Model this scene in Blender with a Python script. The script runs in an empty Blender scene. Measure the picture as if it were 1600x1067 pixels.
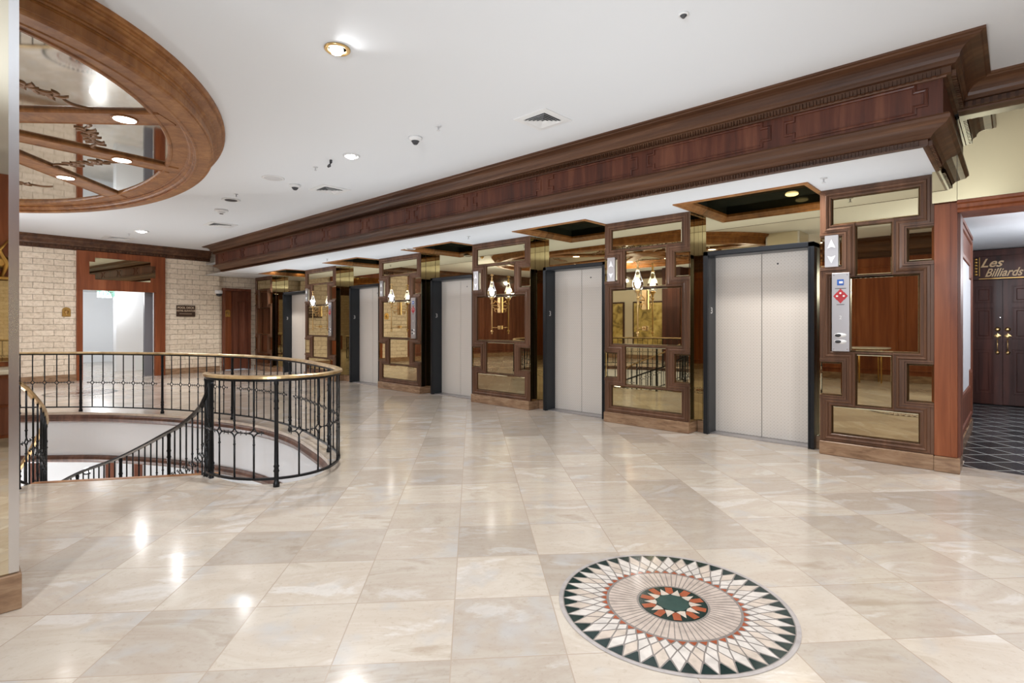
import bpy, math, random
from mathutils import Vector, Matrix
from mathutils.geometry import tessellate_polygon
random.seed(7)
SC = bpy.context.scene
COL = SC.collection
PI = math.pi

# ------------------------------------------------------------------ camera
A = math.radians(43.5)
cam_data = bpy.data.cameras.new('camera')
cam = bpy.data.objects.new('camera', cam_data)
COL.objects.link(cam)
cam.location = (0, 0, 1.35)
cam.rotation_euler = (PI/2, 0, A)
cam_data.sensor_width = 36.0
cam_data.lens = 36.0*830/1600
cam_data.shift_y = -26.5/1600
cam_data.clip_start = 0.05
SC.camera = cam

# ------------------------------------------------------------------ world, exposure
w = bpy.data.worlds.new('world'); SC.world = w; w.use_nodes = True
w.node_tree.nodes['Background'].inputs[0].default_value = (0.9, 0.93, 1, 1)
w.node_tree.nodes['Background'].inputs[1].default_value = 0.3
SC.view_settings.view_transform = 'Standard'
SC.view_settings.look = 'None'
SC.view_settings.gamma = 1
SC.view_settings.use_curve_mapping = False
SC.view_settings.exposure = -0.14
SC.cycles.use_denoising = True
SC.cycles.max_bounces = 10
SC.cycles.diffuse_bounces = 5
SC.cycles.glossy_bounces = 6
SC.cycles.transmission_bounces = 8
SC.cycles.sample_clamp_indirect = 6
SC.cycles.caustics_reflective = False
SC.cycles.caustics_refractive = False

WARM = (1, .95, .88); NEUT = (.98, .985, 1)
def light(name, kind, loc, power, color=(1, .96, .9), rot=(0, 0, 0), size=.1, spot=2.6, blend=.8, sy=None):
    d = bpy.data.lights.new(name, kind); d.energy = power; d.color = color
    if kind == 'SPOT':
        d.spot_size = spot; d.spot_blend = blend; d.shadow_soft_size = size
    elif kind == 'POINT':
        d.shadow_soft_size = size
    else:
        d.size = size
        if sy: d.shape = 'RECTANGLE'; d.size_y = sy
    o = bpy.data.objects.new(name, d); COL.objects.link(o)
    o.location = loc; o.rotation_euler = rot
    return o

# added fill, no fixtures: soft areas thrown up at the ceiling, spot behind the camera
COOL = (.88, .945, 1)
light('bounce_fill', 'AREA', (-4.3, 3.6, 2.0), 23, COOL, (PI, 0, 0), 7, sy=2.4)
light('bounce_fill', 'AREA', (.3, 1.6, 2.0), 28, COOL, (PI, 0, 0), 6, sy=6)
light('bounce_fill', 'AREA', (-7.8, -4.9, 2.0), 60, COOL, (PI, 0, 0), 13, sy=1.6)
light('bounce_fill', 'AREA', (-7.5, 5.85, 1.9), 55, COOL, (PI, 0, 0), 14, sy=.7)
for x, y, p in ((-8.5, 4.0, 33), (-11.5, 4.0, 60), (-13.8, 2.0, 95)):
    light('ceiling_fill', 'SPOT', (x, y, .4), p, COOL, (PI, 0, 0), .05, 2.6, 1)  # added spots near the floor to brighten the ceiling, no fitting there
light('camera_fill', 'SPOT', (-.5, -1.5, 2.3), 700, COOL, (math.radians(83), 0, math.radians(24)), .06, 2.2, 1)  # added frontal fill for the elevator wall
light('west_fill', 'POINT', (-9.0, -2.2, 2.75), 110, NEUT, size=.04)  # these points are added fill above the stairwell, without fixtures
light('west_fill', 'POINT', (-12.6, -.4, 2.75), 170, NEUT, size=.04)
light('west_fill', 'POINT', (-5.2, -1.6, 2.75), 70, NEUT, size=.04)
# spots in the lit hall downlights, plus added fill spots without fittings
for x, y, p in ((-3.695, 1.989, 190), (-5.907, 3.366, 200), (-14.05, 2.885, 320), (-9.445, 3.4, 60), (-11.8, 3.0, 120), (1.2, 2.6, 300), (.3, 4.3, 150), (-1.2, -1.2, 90), (-4.4, -4.6, 80), (-9, -4.6, 130), (-13, -3, 130)):
    light('downlight_and_fill', 'SPOT', (x, y, 3.36), p, NEUT, (0, 0, 0), .05, 2.7, .9)
# lobby soffit
for x in (-1.2, -4.9, -7.7, -10.8, -14.2):
    light('coffer_lamp', 'SPOT', (x-.6, 6.12, 2.86), 150, WARM, (0, 0, 0), .05, 2.6, 1)
for cx, cy in ((-18.5, 2.9), (-21, 3.2)):
    light('corridor_fill', 'POINT', (cx, cy, 2.1), 80, (.97, .985, 1), size=.2)  # added fill for the white corridor, no fixture modelled
light('billiard_fill', 'POINT', (.9, 9.4, 2.0), 80, (.93, .95, 1), size=.15)  # both billiard room points are added fill without a fixture
light('billiard_fill', 'POINT', (.7, 7.6, 2.0), 65, (.93, .95, 1), size=.15)
light('lower_hall_fill', 'AREA', (-9.2, 1.0, -1.0), 200, (.97, .98, 1), (0, 0, 0), 1.2)  # added fill for the floor below, apart from the globe lamp
light('lower_hall_fill', 'POINT', (-11.5, .2, -2.0), 330, (.97, .98, 1), size=.3)

# ------------------------------------------------------------------ materials
MATS = {}
class NT:
    def __init__(s, name):
        s.m = bpy.data.materials.new(name); s.m.use_nodes = True
        s.t = s.m.node_tree; s.b = s.t.nodes['Principled BSDF']
    def n(s, typ, **kw):
        nd = s.t.nodes.new(typ)
        for k, v in kw.items(): setattr(nd, k, v)
        return nd
    def l(s, a, b): s.t.links.new(a, b)
    def set(s, **kw):
        for k, v in kw.items():
            k = {'base': 'Base Color', 'rough': 'Roughness', 'metal': 'Metallic', 'emis': 'Emission Color', 'estr': 'Emission Strength', 'spec': 'Specular IOR Level', 'trans': 'Transmission Weight', 'ior': 'IOR', 'coat': 'Coat Weight', 'alpha': 'Alpha', 'coatr': 'Coat Roughness'}[k]
            s.b.inputs[k].default_value = v
        return s
    def ramp(s, fac, stops):
        r = s.n('ShaderNodeValToRGB'); els = r.color_ramp.elements
        while len(els) < len(stops): els.new(.5)
        for e, (p, c) in zip(els, stops): e.position = p; e.color = (*c, 1)
        s.l(fac, r.inputs[0]); return r.outputs[0]
    def noise(s, vec, scale, detail=3, rough=.55, dist=0):
        n = s.n('ShaderNodeTexNoise'); n.inputs['Scale'].default_value = scale; n.inputs['Detail'].default_value = detail
        n.inputs['Roughness'].default_value = rough; n.inputs['Distortion'].default_value = dist
        if vec is not None: s.l(vec, n.inputs['Vector'])
        return n
    def pos(s, scale=(1, 1, 1), rot=(0, 0, 0), loc=(0, 0, 0)):
        g = s.n('ShaderNodeNewGeometry'); mp = s.n('ShaderNodeMapping')
        mp.inputs['Scale'].default_value = scale; mp.inputs['Rotation'].default_value = rot; mp.inputs['Location'].default_value = loc
        s.l(g.outputs['Position'], mp.inputs['Vector']); return mp.outputs[0]
    def bump(s, h, strength=.3, dist=.01):
        b = s.n('ShaderNodeBump'); b.inputs['Strength'].default_value = strength; b.inputs['Distance'].default_value = dist
        s.l(h, b.inputs['Height']); s.l(b.outputs[0], s.b.inputs['Normal'])

def plain(name, c, rough=.5, metal=0., **kw):
    t = NT(name); t.set(base=(*c, 1), rough=rough, metal=metal, **kw); MATS[name] = t.m; return t.m

def wood(name, dark, mid, light_, axis='z', rough=.32, sc=1.0):
    t = NT(name)
    s = {'z': (14, 14, .9), 'x': (.9, 14, 14), 'y': (14, .9, 14)}[axis]
    v = t.pos(tuple(a*sc for a in s))
    n = t.noise(v, 1.0, 5, .6, .6)
    big = t.noise(t.pos({'z': (5, 5, .25), 'x': (.25, 5, 5), 'y': (5, .25, 5)}[axis]), 1.0, 2)
    mx = t.n('ShaderNodeMath', operation='ADD'); t.l(n.outputs[0], mx.inputs[0]); t.l(big.outputs[0], mx.inputs[1])
    mm = t.n('ShaderNodeMath', operation='MULTIPLY'); t.l(mx.outputs[0], mm.inputs[0]); mm.inputs[1].default_value = .5
    c = t.ramp(mm.outputs[0], [(.34, dark), (.5, mid), (.66, light_)])
    t.l(c, t.b.inputs['Base Color']); t.set(rough=.45, coat=.06, coatr=.2, spec=.3)
    t.bump(n.outputs[0], .05, .002)
    MATS[name] = t.m; return t.m

W_BROWN = wood('wood_walnut', (.05, .021, .012), (.098, .042, .024), (.17, .08, .048))
W_FRAME = wood('wood_pier_frame', (.066, .030, .015), (.115, .053, .028), (.175, .087, .05))
W_CROWN = wood('wood_crown', (.042, .016, .008), (.085, .036, .017), (.15, .07, .035), 'x')
W_RED = wood('wood_mahogany', (.13, .03, .01), (.215, .058, .018), (.31, .10, .038))
W_FRIEZE = wood('wood_frieze', (.04, .010, .005), (.085, .022, .010), (.15, .05, .024), sc=1.3)
W_OVAL = wood('wood_oval', (.18, .066, .017), (.28, .113, .031), (.39, .18, .06), 'z', .3)
W_DOOR = wood('wood_door', (.085, .026, .014), (.15, .05, .028), (.22, .085, .05))
W_DARK = wood('wood_dark_door', (.025, .008, .006), (.055, .017, .012), (.1, .032, .022))
DENT = plain('dentil_shadow_wood', (.03, .013, .008), .5)

def veined_marble(name, grid=True):
    t = NT(name); TS = .472
    v = t.pos((1, 1, 1), (0, 0, -math.radians(47.8)))
    # shift so that a joint falls where the photo has one
    mp = t.n('ShaderNodeMapping'); mp.inputs['Location'].default_value = (GX, GY, 0); t.l(v, mp.inputs['Vector'])
    dv = t.n('ShaderNodeVectorMath', operation='SCALE'); dv.inputs['Scale'].default_value = 1/TS; t.l(mp.outputs[0], dv.inputs[0])
    fl = t.n('ShaderNodeVectorMath', operation='FLOOR'); t.l(dv.outputs[0], fl.inputs[0])
    sp0 = t.n('ShaderNodeSeparateXYZ'); t.l(fl.outputs[0], sp0.inputs[0])
    cb = t.n('ShaderNodeCombineXYZ'); t.l(sp0.outputs[0], cb.inputs[0]); t.l(sp0.outputs[1], cb.inputs[1])
    wn = t.n('ShaderNodeTexWhiteNoise'); wn.noise_dimensions = '2D'; t.l(cb.outputs[0], wn.inputs['Vector'])
    off = t.n('ShaderNodeVectorMath', operation='SCALE'); off.inputs['Scale'].default_value = 9.; t.l(wn.outputs['Color'], off.inputs[0])
    ad = t.n('ShaderNodeVectorMath', operation='ADD'); t.l(mp.outputs[0], ad.inputs[0]); t.l(off.outputs[0], ad.inputs[1])
    st = t.n('ShaderNodeMapping'); st.inputs['Scale'].default_value = (1.1, 2.6, 1); st.inputs['Rotation'].default_value = (0, 0, .5); t.l(ad.outputs[0], st.inputs['Vector'])
    n1 = t.noise(st.outputs[0], 1.15, 6, .62, .8)
    n2 = t.noise(ad.outputs[0], 38, 4, .7)
    c1 = t.ramp(n1.outputs[0], [(.3, (.56, .46, .36)), (.42, (.72, .64, .54)), (.53, (.66, .565, .465)), (.57, (.69, .60, .50)), (.625, (.79, .73, .66)), (.72, (.72, .66, .59))])
    c2 = t.ramp(wn.outputs['Value'], [(0, (.62, .61, .61)), (.5, (.75, .74, .735)), (1, (.83, .83, .83))])
    m = t.n('ShaderNodeMix', data_type='RGBA', blend_type='MULTIPLY'); m.inputs[0].default_value = 1; t.l(c1, m.inputs[6]); t.l(c2, m.inputs[7])
    c3 = t.ramp(n2.outputs[0], [(.30, (.84, .80, .76)), (.45, (1, 1, 1))])
    m2 = t.n('ShaderNodeMix', data_type='RGBA', blend_type='MULTIPLY'); m2.inputs[0].default_value = .6; t.l(m.outputs[2], m2.inputs[6]); t.l(c3, m2.inputs[7])
    n4 = t.noise(ad.outputs[0], 3.2, 3, .6); c4 = t.ramp(n4.outputs[0], [(.56, (0, 0, 0)), (.72, (.55, .55, .55))])
    m4 = t.n('ShaderNodeMix', data_type='RGBA'); t.l(c4, m4.inputs[0]); t.l(m2.outputs[2], m4.inputs[6]); m4.inputs[7].default_value = (.47, .465, .465, 1)
    m2 = m4
    # joints
    fr = t.n('ShaderNodeVectorMath', operation='FRACTION'); t.l(dv.outputs[0], fr.inputs[0])
    sp = t.n('ShaderNodeSeparateXYZ'); t.l(fr.outputs[0], sp.inputs[0])
    outs = []
    for i in (0, 1):
        a = t.n('ShaderNodeMath', operation='SUBTRACT'); t.l(sp.outputs[i], a.inputs[0]); a.inputs[1].default_value = .5
        b = t.n('ShaderNodeMath', operation='ABSOLUTE'); t.l(a.outputs[0], b.inputs[0])
        g = t.n('ShaderNodeMath', operation='GREATER_THAN'); t.l(b.outputs[0], g.inputs[0]); g.inputs[1].default_value = .4945
        outs.append(g.outputs[0])
    mxx = t.n('ShaderNodeMath', operation='MAXIMUM'); t.l(outs[0], mxx.inputs[0]); t.l(outs[1], mxx.inputs[1])
    m3 = t.n('ShaderNodeMix', data_type='RGBA'); t.l(mxx.outputs[0], m3.inputs[0]); t.l(m2.outputs[2], m3.inputs[6]); m3.inputs[7].default_value = (.42, .34, .27, 1)
    t.l(m3.outputs[2], t.b.inputs['Base Color'])
    r = t.ramp(n1.outputs[0], [(.3, (.16, .16, .16)), (.7, (.12, .12, .12))]); t.l(r, t.b.inputs['Roughness'])
    t.set(spec=.45)
    MATS[name] = t.m; return t.m

# floor joint phase: node (0,0) of the tile grid seen at pixel (704.7,1031)
_c, _s = math.cos(-math.radians(47.8)), math.sin(-math.radians(47.8))
_a = (704.7-800)/830; _b = (507-1031)/830
_dx = -math.sin(A)+_a*math.cos(A); _dy = math.cos(A)+_a*math.sin(A); _t = -1.35/_b
_px, _py = _dx*_t, _dy*_t
_rx, _ry = _c*_px-_s*_py, _s*_px+_c*_py
GX = .472*40-_rx; GY = .472*40-_ry
MARBLE = veined_marble('marble_floor')

t = NT('brown_marble'); n = t.noise(t.pos((2.5, 2.5, 12)), 2, 5, .6, .5)
t.l(t.ramp(n.outputs[0], [(.3, (.17, .095, .055)), (.5, (.28, .17, .10)), (.7, (.38, .25, .155))]), t.b.inputs['Base Color']); t.set(rough=.25); BASEM = t.m
t = NT('cream_kerb'); n = t.noise(t.pos((3, 3, 3)), 3, 4); t.l(t.ramp(n.outputs[0], [(.3, (.46, .36, .28)), (.7, (.62, .52, .42))]), t.b.inputs['Base Color']); t.set(rough=.3); KERB = t.m

def brick_mat(name, axes, c1, c2, mortar):
    t = NT(name)
    g = t.n('ShaderNodeNewGeometry'); s = t.n('ShaderNodeSeparateXYZ'); t.l(g.outputs['Position'], s.inputs[0])
    cb = t.n('ShaderNodeCombineXYZ'); t.l(s.outputs[axes], cb.inputs[0]); t.l(s.outputs[2], cb.inputs[1])
    wv = t.noise(cb.outputs[0], 2.2, 3); w2 = t.n('ShaderNodeVectorMath', operation='SCALE'); w2.inputs['Scale'].default_value = .05; t.l(wv.outputs['Color'], w2.inputs[0])
    ad = t.n('ShaderNodeVectorMath', operation='ADD'); t.l(cb.outputs[0], ad.inputs[0]); t.l(w2.outputs[0], ad.inputs[1])
    b = t.n('ShaderNodeTexBrick'); t.l(ad.outputs[0], b.inputs['Vector'])
    b.inputs['Scale'].default_value = 1; b.inputs['Brick Width'].default_value = .37; b.inputs['Row Height'].default_value = .138
    b.inputs['Mortar Size'].default_value = .006; b.inputs['Mortar Smooth'].default_value = .4; b.inputs['Bias'].default_value = .1
    b.inputs['Color1'].default_value = (*c1, 1); b.inputs['Color2'].default_value = (*c2, 1); b.inputs['Mortar'].default_value = (*mortar, 1)
    n = t.noise(cb.outputs[0], 14, 6, .7); cc = t.ramp(n.outputs[0], [(.3, (.72, .67, .6)), (.55, (1, 1, 1))])
    m = t.n('ShaderNodeMix', data_type='RGBA', blend_type='MULTIPLY'); m.inputs[0].default_value = .85; t.l(b.outputs[0], m.inputs[6]); t.l(cc, m.inputs[7])
    t.l(m.outputs[2], t.b.inputs['Base Color']); t.set(rough=.8)
    h = t.n('ShaderNodeMath', operation='SUBTRACT'); t.l(n.outputs[0], h.inputs[0]); t.l(b.outputs['Fac'], h.inputs[1])
    t.bump(h.outputs[0], .8, .03)
    MATS[name] = t.m; return t.m
BRICK = brick_mat('split_face_brick', 1, (.92, .80, .655), (.80, .68, .54), (.46, .37, .27))

CEIL = plain('ceiling_paint', (.74, .76, .785), .7)
WHITE = plain('white_paint', (.82, .84, .86), .6)
FASCIA = plain('fascia_paint', (.66, .67, .69), .6)
BEIGE = plain('beige_paint', (.66, .58, .45), .7)
BRONZE = plain('bronze_mirror', (.66, .58, .38), .015, 1.)
CMIR = plain('smoked_ceiling_mirror', (.6, .6, .57), .04, 1.)
CLEARMIR = plain('pillar_mirror', (.8, .73, .58), .015, 1.)
BLKMIR = plain('black_mirror', (.035, .04, .035), .04, .0)
BLACK = plain('black_steel', (.012, .014, .018), .28, .3)
JAMB = plain('black_jamb', (.02, .024, .03), .33, .3)
IRON = plain('wrought_iron', (.012, .013, .015), .35, .5)
BRASS = plain('brass', (.72, .49, .22), .28, 1.)
GOLD = plain('old_gold', (.55, .33, .1), .35, 1.)
STEEL = plain('brushed_steel', (.5, .485, .5), .36, .9)
CHROME = plain('bright_steel_strip', (.8, .8, .82), .22, 1.)
PLASTIC = plain('white_plastic', (.75, .75, .75), .4)
DARKP = plain('dark_plastic', (.03, .03, .035), .4)
GREYP = plain('grey_vent_dark', (.06, .06, .065), .6)
LTGREY = plain('light_grey_metal', (.6, .6, .61), .5)
SIGNB = plain('brown_sign', (.045, .02, .01), .4)
CREAML = plain('cream_lettering', (.7, .55, .4), .5)
GREYD = plain('grey_door_edge', (.17, .17, .19), .5)
REDP = plain('red_print', (.5, .03, .04), .5)
BLUEP = plain('blue_print', (.02, .12, .5), .4)
WLET = plain('white_marks', (.85, .85, .85), .5)
TABLET = plain('marble_table_top', (.75, .72, .66), .2)

def emit(name, c, s):
    t = NT(name); t.set(base=(*c, 1), emis=(*c, 1), estr=s); return t.m
BULB = emit('lit_bulb', (1, .97, .93), 30)
LENS = emit('lit_lens', (1, .95, .86), 9)
LENSY = emit('lit_lens_warm', (1, .85, .5), 3)
EXITG = emit('exit_letters', (.35, .9, .7), .9)
t = NT('clear_glass'); t.set(base=(1, 1, 1, 1), rough=0.0, trans=1., ior=1.25); GLASS = t.m
t = NT('acrylic'); t.set(base=(.85, 1, .95, 1), rough=.02, trans=.9, ior=1.1); ACRYL = t.m

# handrail: brass worn to bronze
t = NT('brass_handrail'); n = t.noise(t.pos((3, 3, 3)), 2, 3); t.l(t.ramp(n.outputs[0], [(.35, (.42, .27, .12)), (.6, (.68, .5, .27))]), t.b.inputs['Base Color']); t.set(rough=.3, metal=.85); RAILM = t.m

# elevator door skin: fine stamped dot lattice
t = NT('stamped_steel')
g = t.n('ShaderNodeNewGeometry'); s = t.n('ShaderNodeSeparateXYZ'); t.l(g.outputs['Position'], s.inputs[0])
cb = t.n('ShaderNodeCombineXYZ'); t.l(s.outputs[0], cb.inputs[0]); t.l(s.outputs[2], cb.inputs[1])
vm = t.n('ShaderNodeVectorMath', operation='SCALE'); vm.inputs['Scale'].default_value = 26; t.l(cb.outputs[0], vm.inputs[0])
fr = t.n('ShaderNodeVectorMath', operation='FRACTION'); t.l(vm.outputs[0], fr.inputs[0])
sb = t.n('ShaderNodeVectorMath', operation='SUBTRACT'); t.l(fr.outputs[0], sb.inputs[0]); sb.inputs[1].default_value = (.5, .5, 0)
ln = t.n('ShaderNodeVectorMath', operation='LENGTH'); t.l(sb.outputs[0], ln.inputs[0])
c = t.ramp(ln.outputs['Value'], [(.0, (.52, .475, .43)), (.1, (.56, .51, .46)), (.2, (.69, .635, .58)), (.45, (.72, .665, .61)), (.5, (.66, .61, .56))])
t.l(c, t.b.inputs['Base Color']); t.set(rough=.42, metal=.1); t.bump(ln.outputs['Value'], .15, .002); DOORSKIN = t.m

# slate tiles with pale joints laid diagonally
t = NT('slate_tiles')
b = t.n('ShaderNodeTexBrick'); b.offset = 0
t.l(t.pos((1, 1, 1), (0, 0, PI/4)), b.inputs['Vector']); b.inputs['Scale'].default_value = 1; b.inputs['Brick Width'].default_value = .3; b.inputs['Row Height'].default_value = .3
b.inputs['Mortar Size'].default_value = .009; b.inputs['Color1'].default_value = (.02, .024, .027, 1); b.inputs['Color2'].default_value = (.06, .06, .065, 1); b.inputs['Mortar'].default_value = (.45, .45, .43, 1)
t.l(b.outputs[0], t.b.inputs['Base Color']); t.set(rough=.22); SLATE = t.m

t = NT('gold_landscape'); n = t.noise(t.pos((1.6, 1.6, 2.2)), 1.5, 6, .6, 1); t.l(t.ramp(n.outputs[0], [(.35, (.2, .14, .04)), (.5, (.5, .36, .1)), (.65, (.7, .55, .2))]), t.b.inputs['Base Color']); t.set(rough=.5); GOLDART = t.m
for nm, c in dict(mos_green=(.012, .028, .026), mos_cream=(.57, .48, .40), mos_pale=(.63, .575, .52), mos_red=(.33, .085, .04), mos_rose=(.50, .415, .355), mos_grout=(.24, .21, .19), mos_stone=(.42, .38, .36), mos_jade=(.03, .065, .058)).items():
    t = NT(nm); n = t.noise(t.pos(), 16, 4); k = [tuple(min(1, q*f) for q in c) for f in (.86, 1, 1.1)]
    t.l(t.ramp(n.outputs[0], [(.35, k[0]), (.5, k[1]), (.65, k[2])]), t.b.inputs['Base Color']); t.set(rough=.14); MATS[nm] = t.m

# ------------------------------------------------------------------ mesh builder
class MB:
    def __init__(s): s.v = []; s.f = []; s.mi = []; s.sm = []; s.cur = 0
    def quad(s, *pts, smooth=False):
        i = len(s.v); s.v += [tuple(p) for p in pts]; s.f.append(list(range(i, i+len(pts)))); s.mi.append(s.cur); s.sm.append(smooth); return s
    def box(s, x0, x1, y0, y1, z0, z1):
        if x0 > x1: x0, x1 = x1, x0
        if y0 > y1: y0, y1 = y1, y0
        if z0 > z1: z0, z1 = z1, z0
        i = len(s.v)
        s.v += [(x0, y0, z0), (x1, y0, z0), (x1, y1, z0), (x0, y1, z0), (x0, y0, z1), (x1, y0, z1), (x1, y1, z1), (x0, y1, z1)]
        for f in ((0, 3, 2, 1), (4, 5, 6, 7), (0, 1, 5, 4), (1, 2, 6, 5), (2, 3, 7, 6), (3, 0, 4, 7)):
            s.f.append([i+k for k in f]); s.mi.append(s.cur); s.sm.append(False)
        return s
    def cbox(s, x0, x1, y0, y1, z0, z1, c=.004):
        # box whose vertical and top edges are chamfered
        ring = lambda d, z: [(x0+d, y0+d, z), (x1-d, y0+d, z), (x1-d, y1-d, z), (x0+d, y1-d, z)]
        pr = [ring(c, z0), ring(0, z0+c), ring(0, z1-c), ring(c, z1)]
        return s.rings([[Vector(p) for p in r] for r in pr], closed=True, caps=True)
    def rings(s, R, closed=True, caps=True, smooth=False):
        i = len(s.v); n = len(R[0])
        for r in R: s.v += [tuple(p) for p in r]
        for a in range(len(R)-1):
            for k in range(n if closed else n-1):
                k2 = (k+1) % n
                s.f.append([i+a*n+k, i+a*n+k2, i+(a+1)*n+k2, i+(a+1)*n+k]); s.mi.append(s.cur); s.sm.append(smooth)
        if caps and closed:
            s.f.append([i+k for k in range(n)][::-1]); s.mi.append(s.cur); s.sm.append(False)
            s.f.append([i+(len(R)-1)*n+k for k in range(n)]); s.mi.append(s.cur); s.sm.append(False)
        return s
    def tube(s, pts, r, n=8, closed=False, smooth=True, up=None):
        P = [Vector(p) for p in pts]; R = []
        for i, p in enumerate(P):
            a = P[i-1] if (i > 0 or closed) else P[i]; b = P[(i+1) % len(P)] if (i < len(P)-1 or closed) else P[i]
            t = (b-a).normalized() if (b-a).length > 1e-9 else Vector((0, 0, 1))
            ref = Vector((0, 0, 1)) if abs(t.z) < .95 else Vector((1, 0, 0))
            u = t.cross(ref).normalized(); v = u.cross(t)
            rr = r[i] if isinstance(r, (list, tuple)) else r
            R.append([p+(u*math.cos(2*PI*k/n)+v*math.sin(2*PI*k/n))*rr for k in range(n)])
        if closed: R.append(R[0]); return s.rings(R, True, False, smooth)
        return s.rings(R, True, True, smooth)
    def lathe(s, c, prof, n=16, axis='z', smooth=True):
        R = []
        for r, h in prof:
            ring = []
            for k in range(n):
                a = 2*PI*k/n; x, y = r*math.cos(a), r*math.sin(a)
                if axis == 'z': ring.append((c[0]+x, c[1]+y, c[2]+h))
                elif axis == 'y': ring.append((c[0]+x, c[1]+h, c[2]+y))
                else: ring.append((c[0]+h, c[1]+x, c[2]+y))
            R.append(ring)
        return s.rings(R, True, True, smooth)
    def sweep(s, path, prof, closed=False, smooth=False, caps=True):
        # path: [(x,y)] plan; prof: closed list of (off, z); off to the left of travel
        n = len(path); R = []
        for i, p in enumerate(path):
            m = miter(path, i, closed)
            R.append([(p[0]+m[0]*o, p[1]+m[1]*o, z) for o, z in prof])
        if closed: R.append(R[0])
        return s.rings(R, True, caps and not closed, smooth)
    def prism(s, poly, z0, z1):
        tri = tessellate_polygon([[Vector((x, y, 0)) for x, y in poly]])
        for t in tri:
            s.quad(*[(poly[k][0], poly[k][1], z1) for k in t]); s.quad(*[(poly[k][0], poly[k][1], z0) for k in reversed(t)])
        n = len(poly)
        for k in range(n):
            a, b = poly[k], poly[(k+1) % n]
            s.quad((a[0], a[1], z0), (b[0], b[1], z0), (b[0], b[1], z1), (a[0], a[1], z1))
        return s
    def xzprism(s, poly, y0, y1):
        i0 = len(s.v); s.prism(poly, y0, y1)
        for k in range(i0, len(s.v)): x, y, z = s.v[k]; s.v[k] = (x, z, y)
        return s
    def holed(s, outer, holes, z, up=True):
        loops = [[Vector((x, y, 0)) for x, y in outer]]+[[Vector((x, y, 0)) for x, y in h] for h in holes]
        flat = [p for l in loops for p in l]
        for t in tessellate_polygon(loops):
            P = [(flat[k].x, flat[k].y, z) for k in t]
            nz = (Vector(P[1])-Vector(P[0])).cross(Vector(P[2])-Vector(P[0])).z
            if (nz > 0) != up: P = P[::-1]
            s.quad(*P)
        return s
    def mouldloop(s, poly, prof, y, sgn=-1, closed=True):
        # poly: closed [(x,z)] loop on plane y; prof [(offset outward, height toward viewer)]
        n = len(poly); area = sum(poly[k][0]*poly[(k+1) % n][1]-poly[(k+1) % n][0]*poly[k][1] for k in range(n))
        P = poly if area < 0 else poly[::-1]          # clockwise: left of travel is outward
        R = []
        for i, p in enumerate(P):
            m = miter(P, i, True)
            R.append([(p[0]+m[0]*o, y+sgn*h, p[1]+m[1]*o) for o, h in prof])
        R.append(R[0])
        i = len(s.v); k = len(prof)
        for r in R: s.v += r
        for a in range(len(R)-1):
            for q in range(k-1):
                s.f.append([i+a*k+q, i+a*k+q+1, i+(a+1)*k+q+1, i+(a+1)*k+q]); s.mi.append(s.cur); s.sm.append(False)
        return s
    def xform(s, M, i0=0):
        for k in range(i0, len(s.v)): s.v[k] = tuple(M @ Vector(s.v[k]))
        return s
    def mesh(s, name, mats, off=(0, 0, 0)):
        me = bpy.data.meshes.new(name)
        me.from_pydata([(a-off[0], b-off[1], c-off[2]) for a, b, c in s.v], [], s.f)
        for m in (mats if isinstance(mats, (list, tuple)) else [mats]): me.materials.append(m)
        me.polygons.foreach_set('material_index', s.mi); me.polygons.foreach_set('use_smooth', s.sm)
        import bmesh
        bm = bmesh.new(); bm.from_mesh(me)
        bmesh.ops.remove_doubles(bm, verts=bm.verts, dist=1e-5)
        bmesh.ops.recalc_face_normals(bm, faces=bm.faces); bm.to_mesh(me); bm.free()
        me.update(); return me
    def build(s, name, mats, parent=None, label=None):
        off = parent.matrix_world.translation if parent else (0, 0, 0)
        if parent: off = WLOC[parent.name]
        o = bpy.data.objects.new(name, s.mesh(name, mats, off)); COL.objects.link(o)
        WLOC[o.name] = off
        if parent: o.parent = parent
        if label: o['label'] = label
        return o
WLOC = {}
def miter(P, i, closed):
    n = len(P); p = P[i]
    a = P[i-1] if (i > 0 or closed) else None; b = P[(i+1) % n] if (i < n-1 or closed) else None
    def nrm(u, v):
        dx, dy = v[0]-u[0], v[1]-u[1]; l = math.hypot(dx, dy) or 1e-9; return (-dy/l, dx/l)
    if a is None: return nrm(p, b)
    if b is None: return nrm(a, p)
    n1, n2 = nrm(a, p), nrm(p, b); mx, my = n1[0]+n2[0], n1[1]+n2[1]; d = 1+n1[0]*n2[0]+n1[1]*n2[1]
    d = max(d, .25); return (mx/d, my/d)

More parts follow.
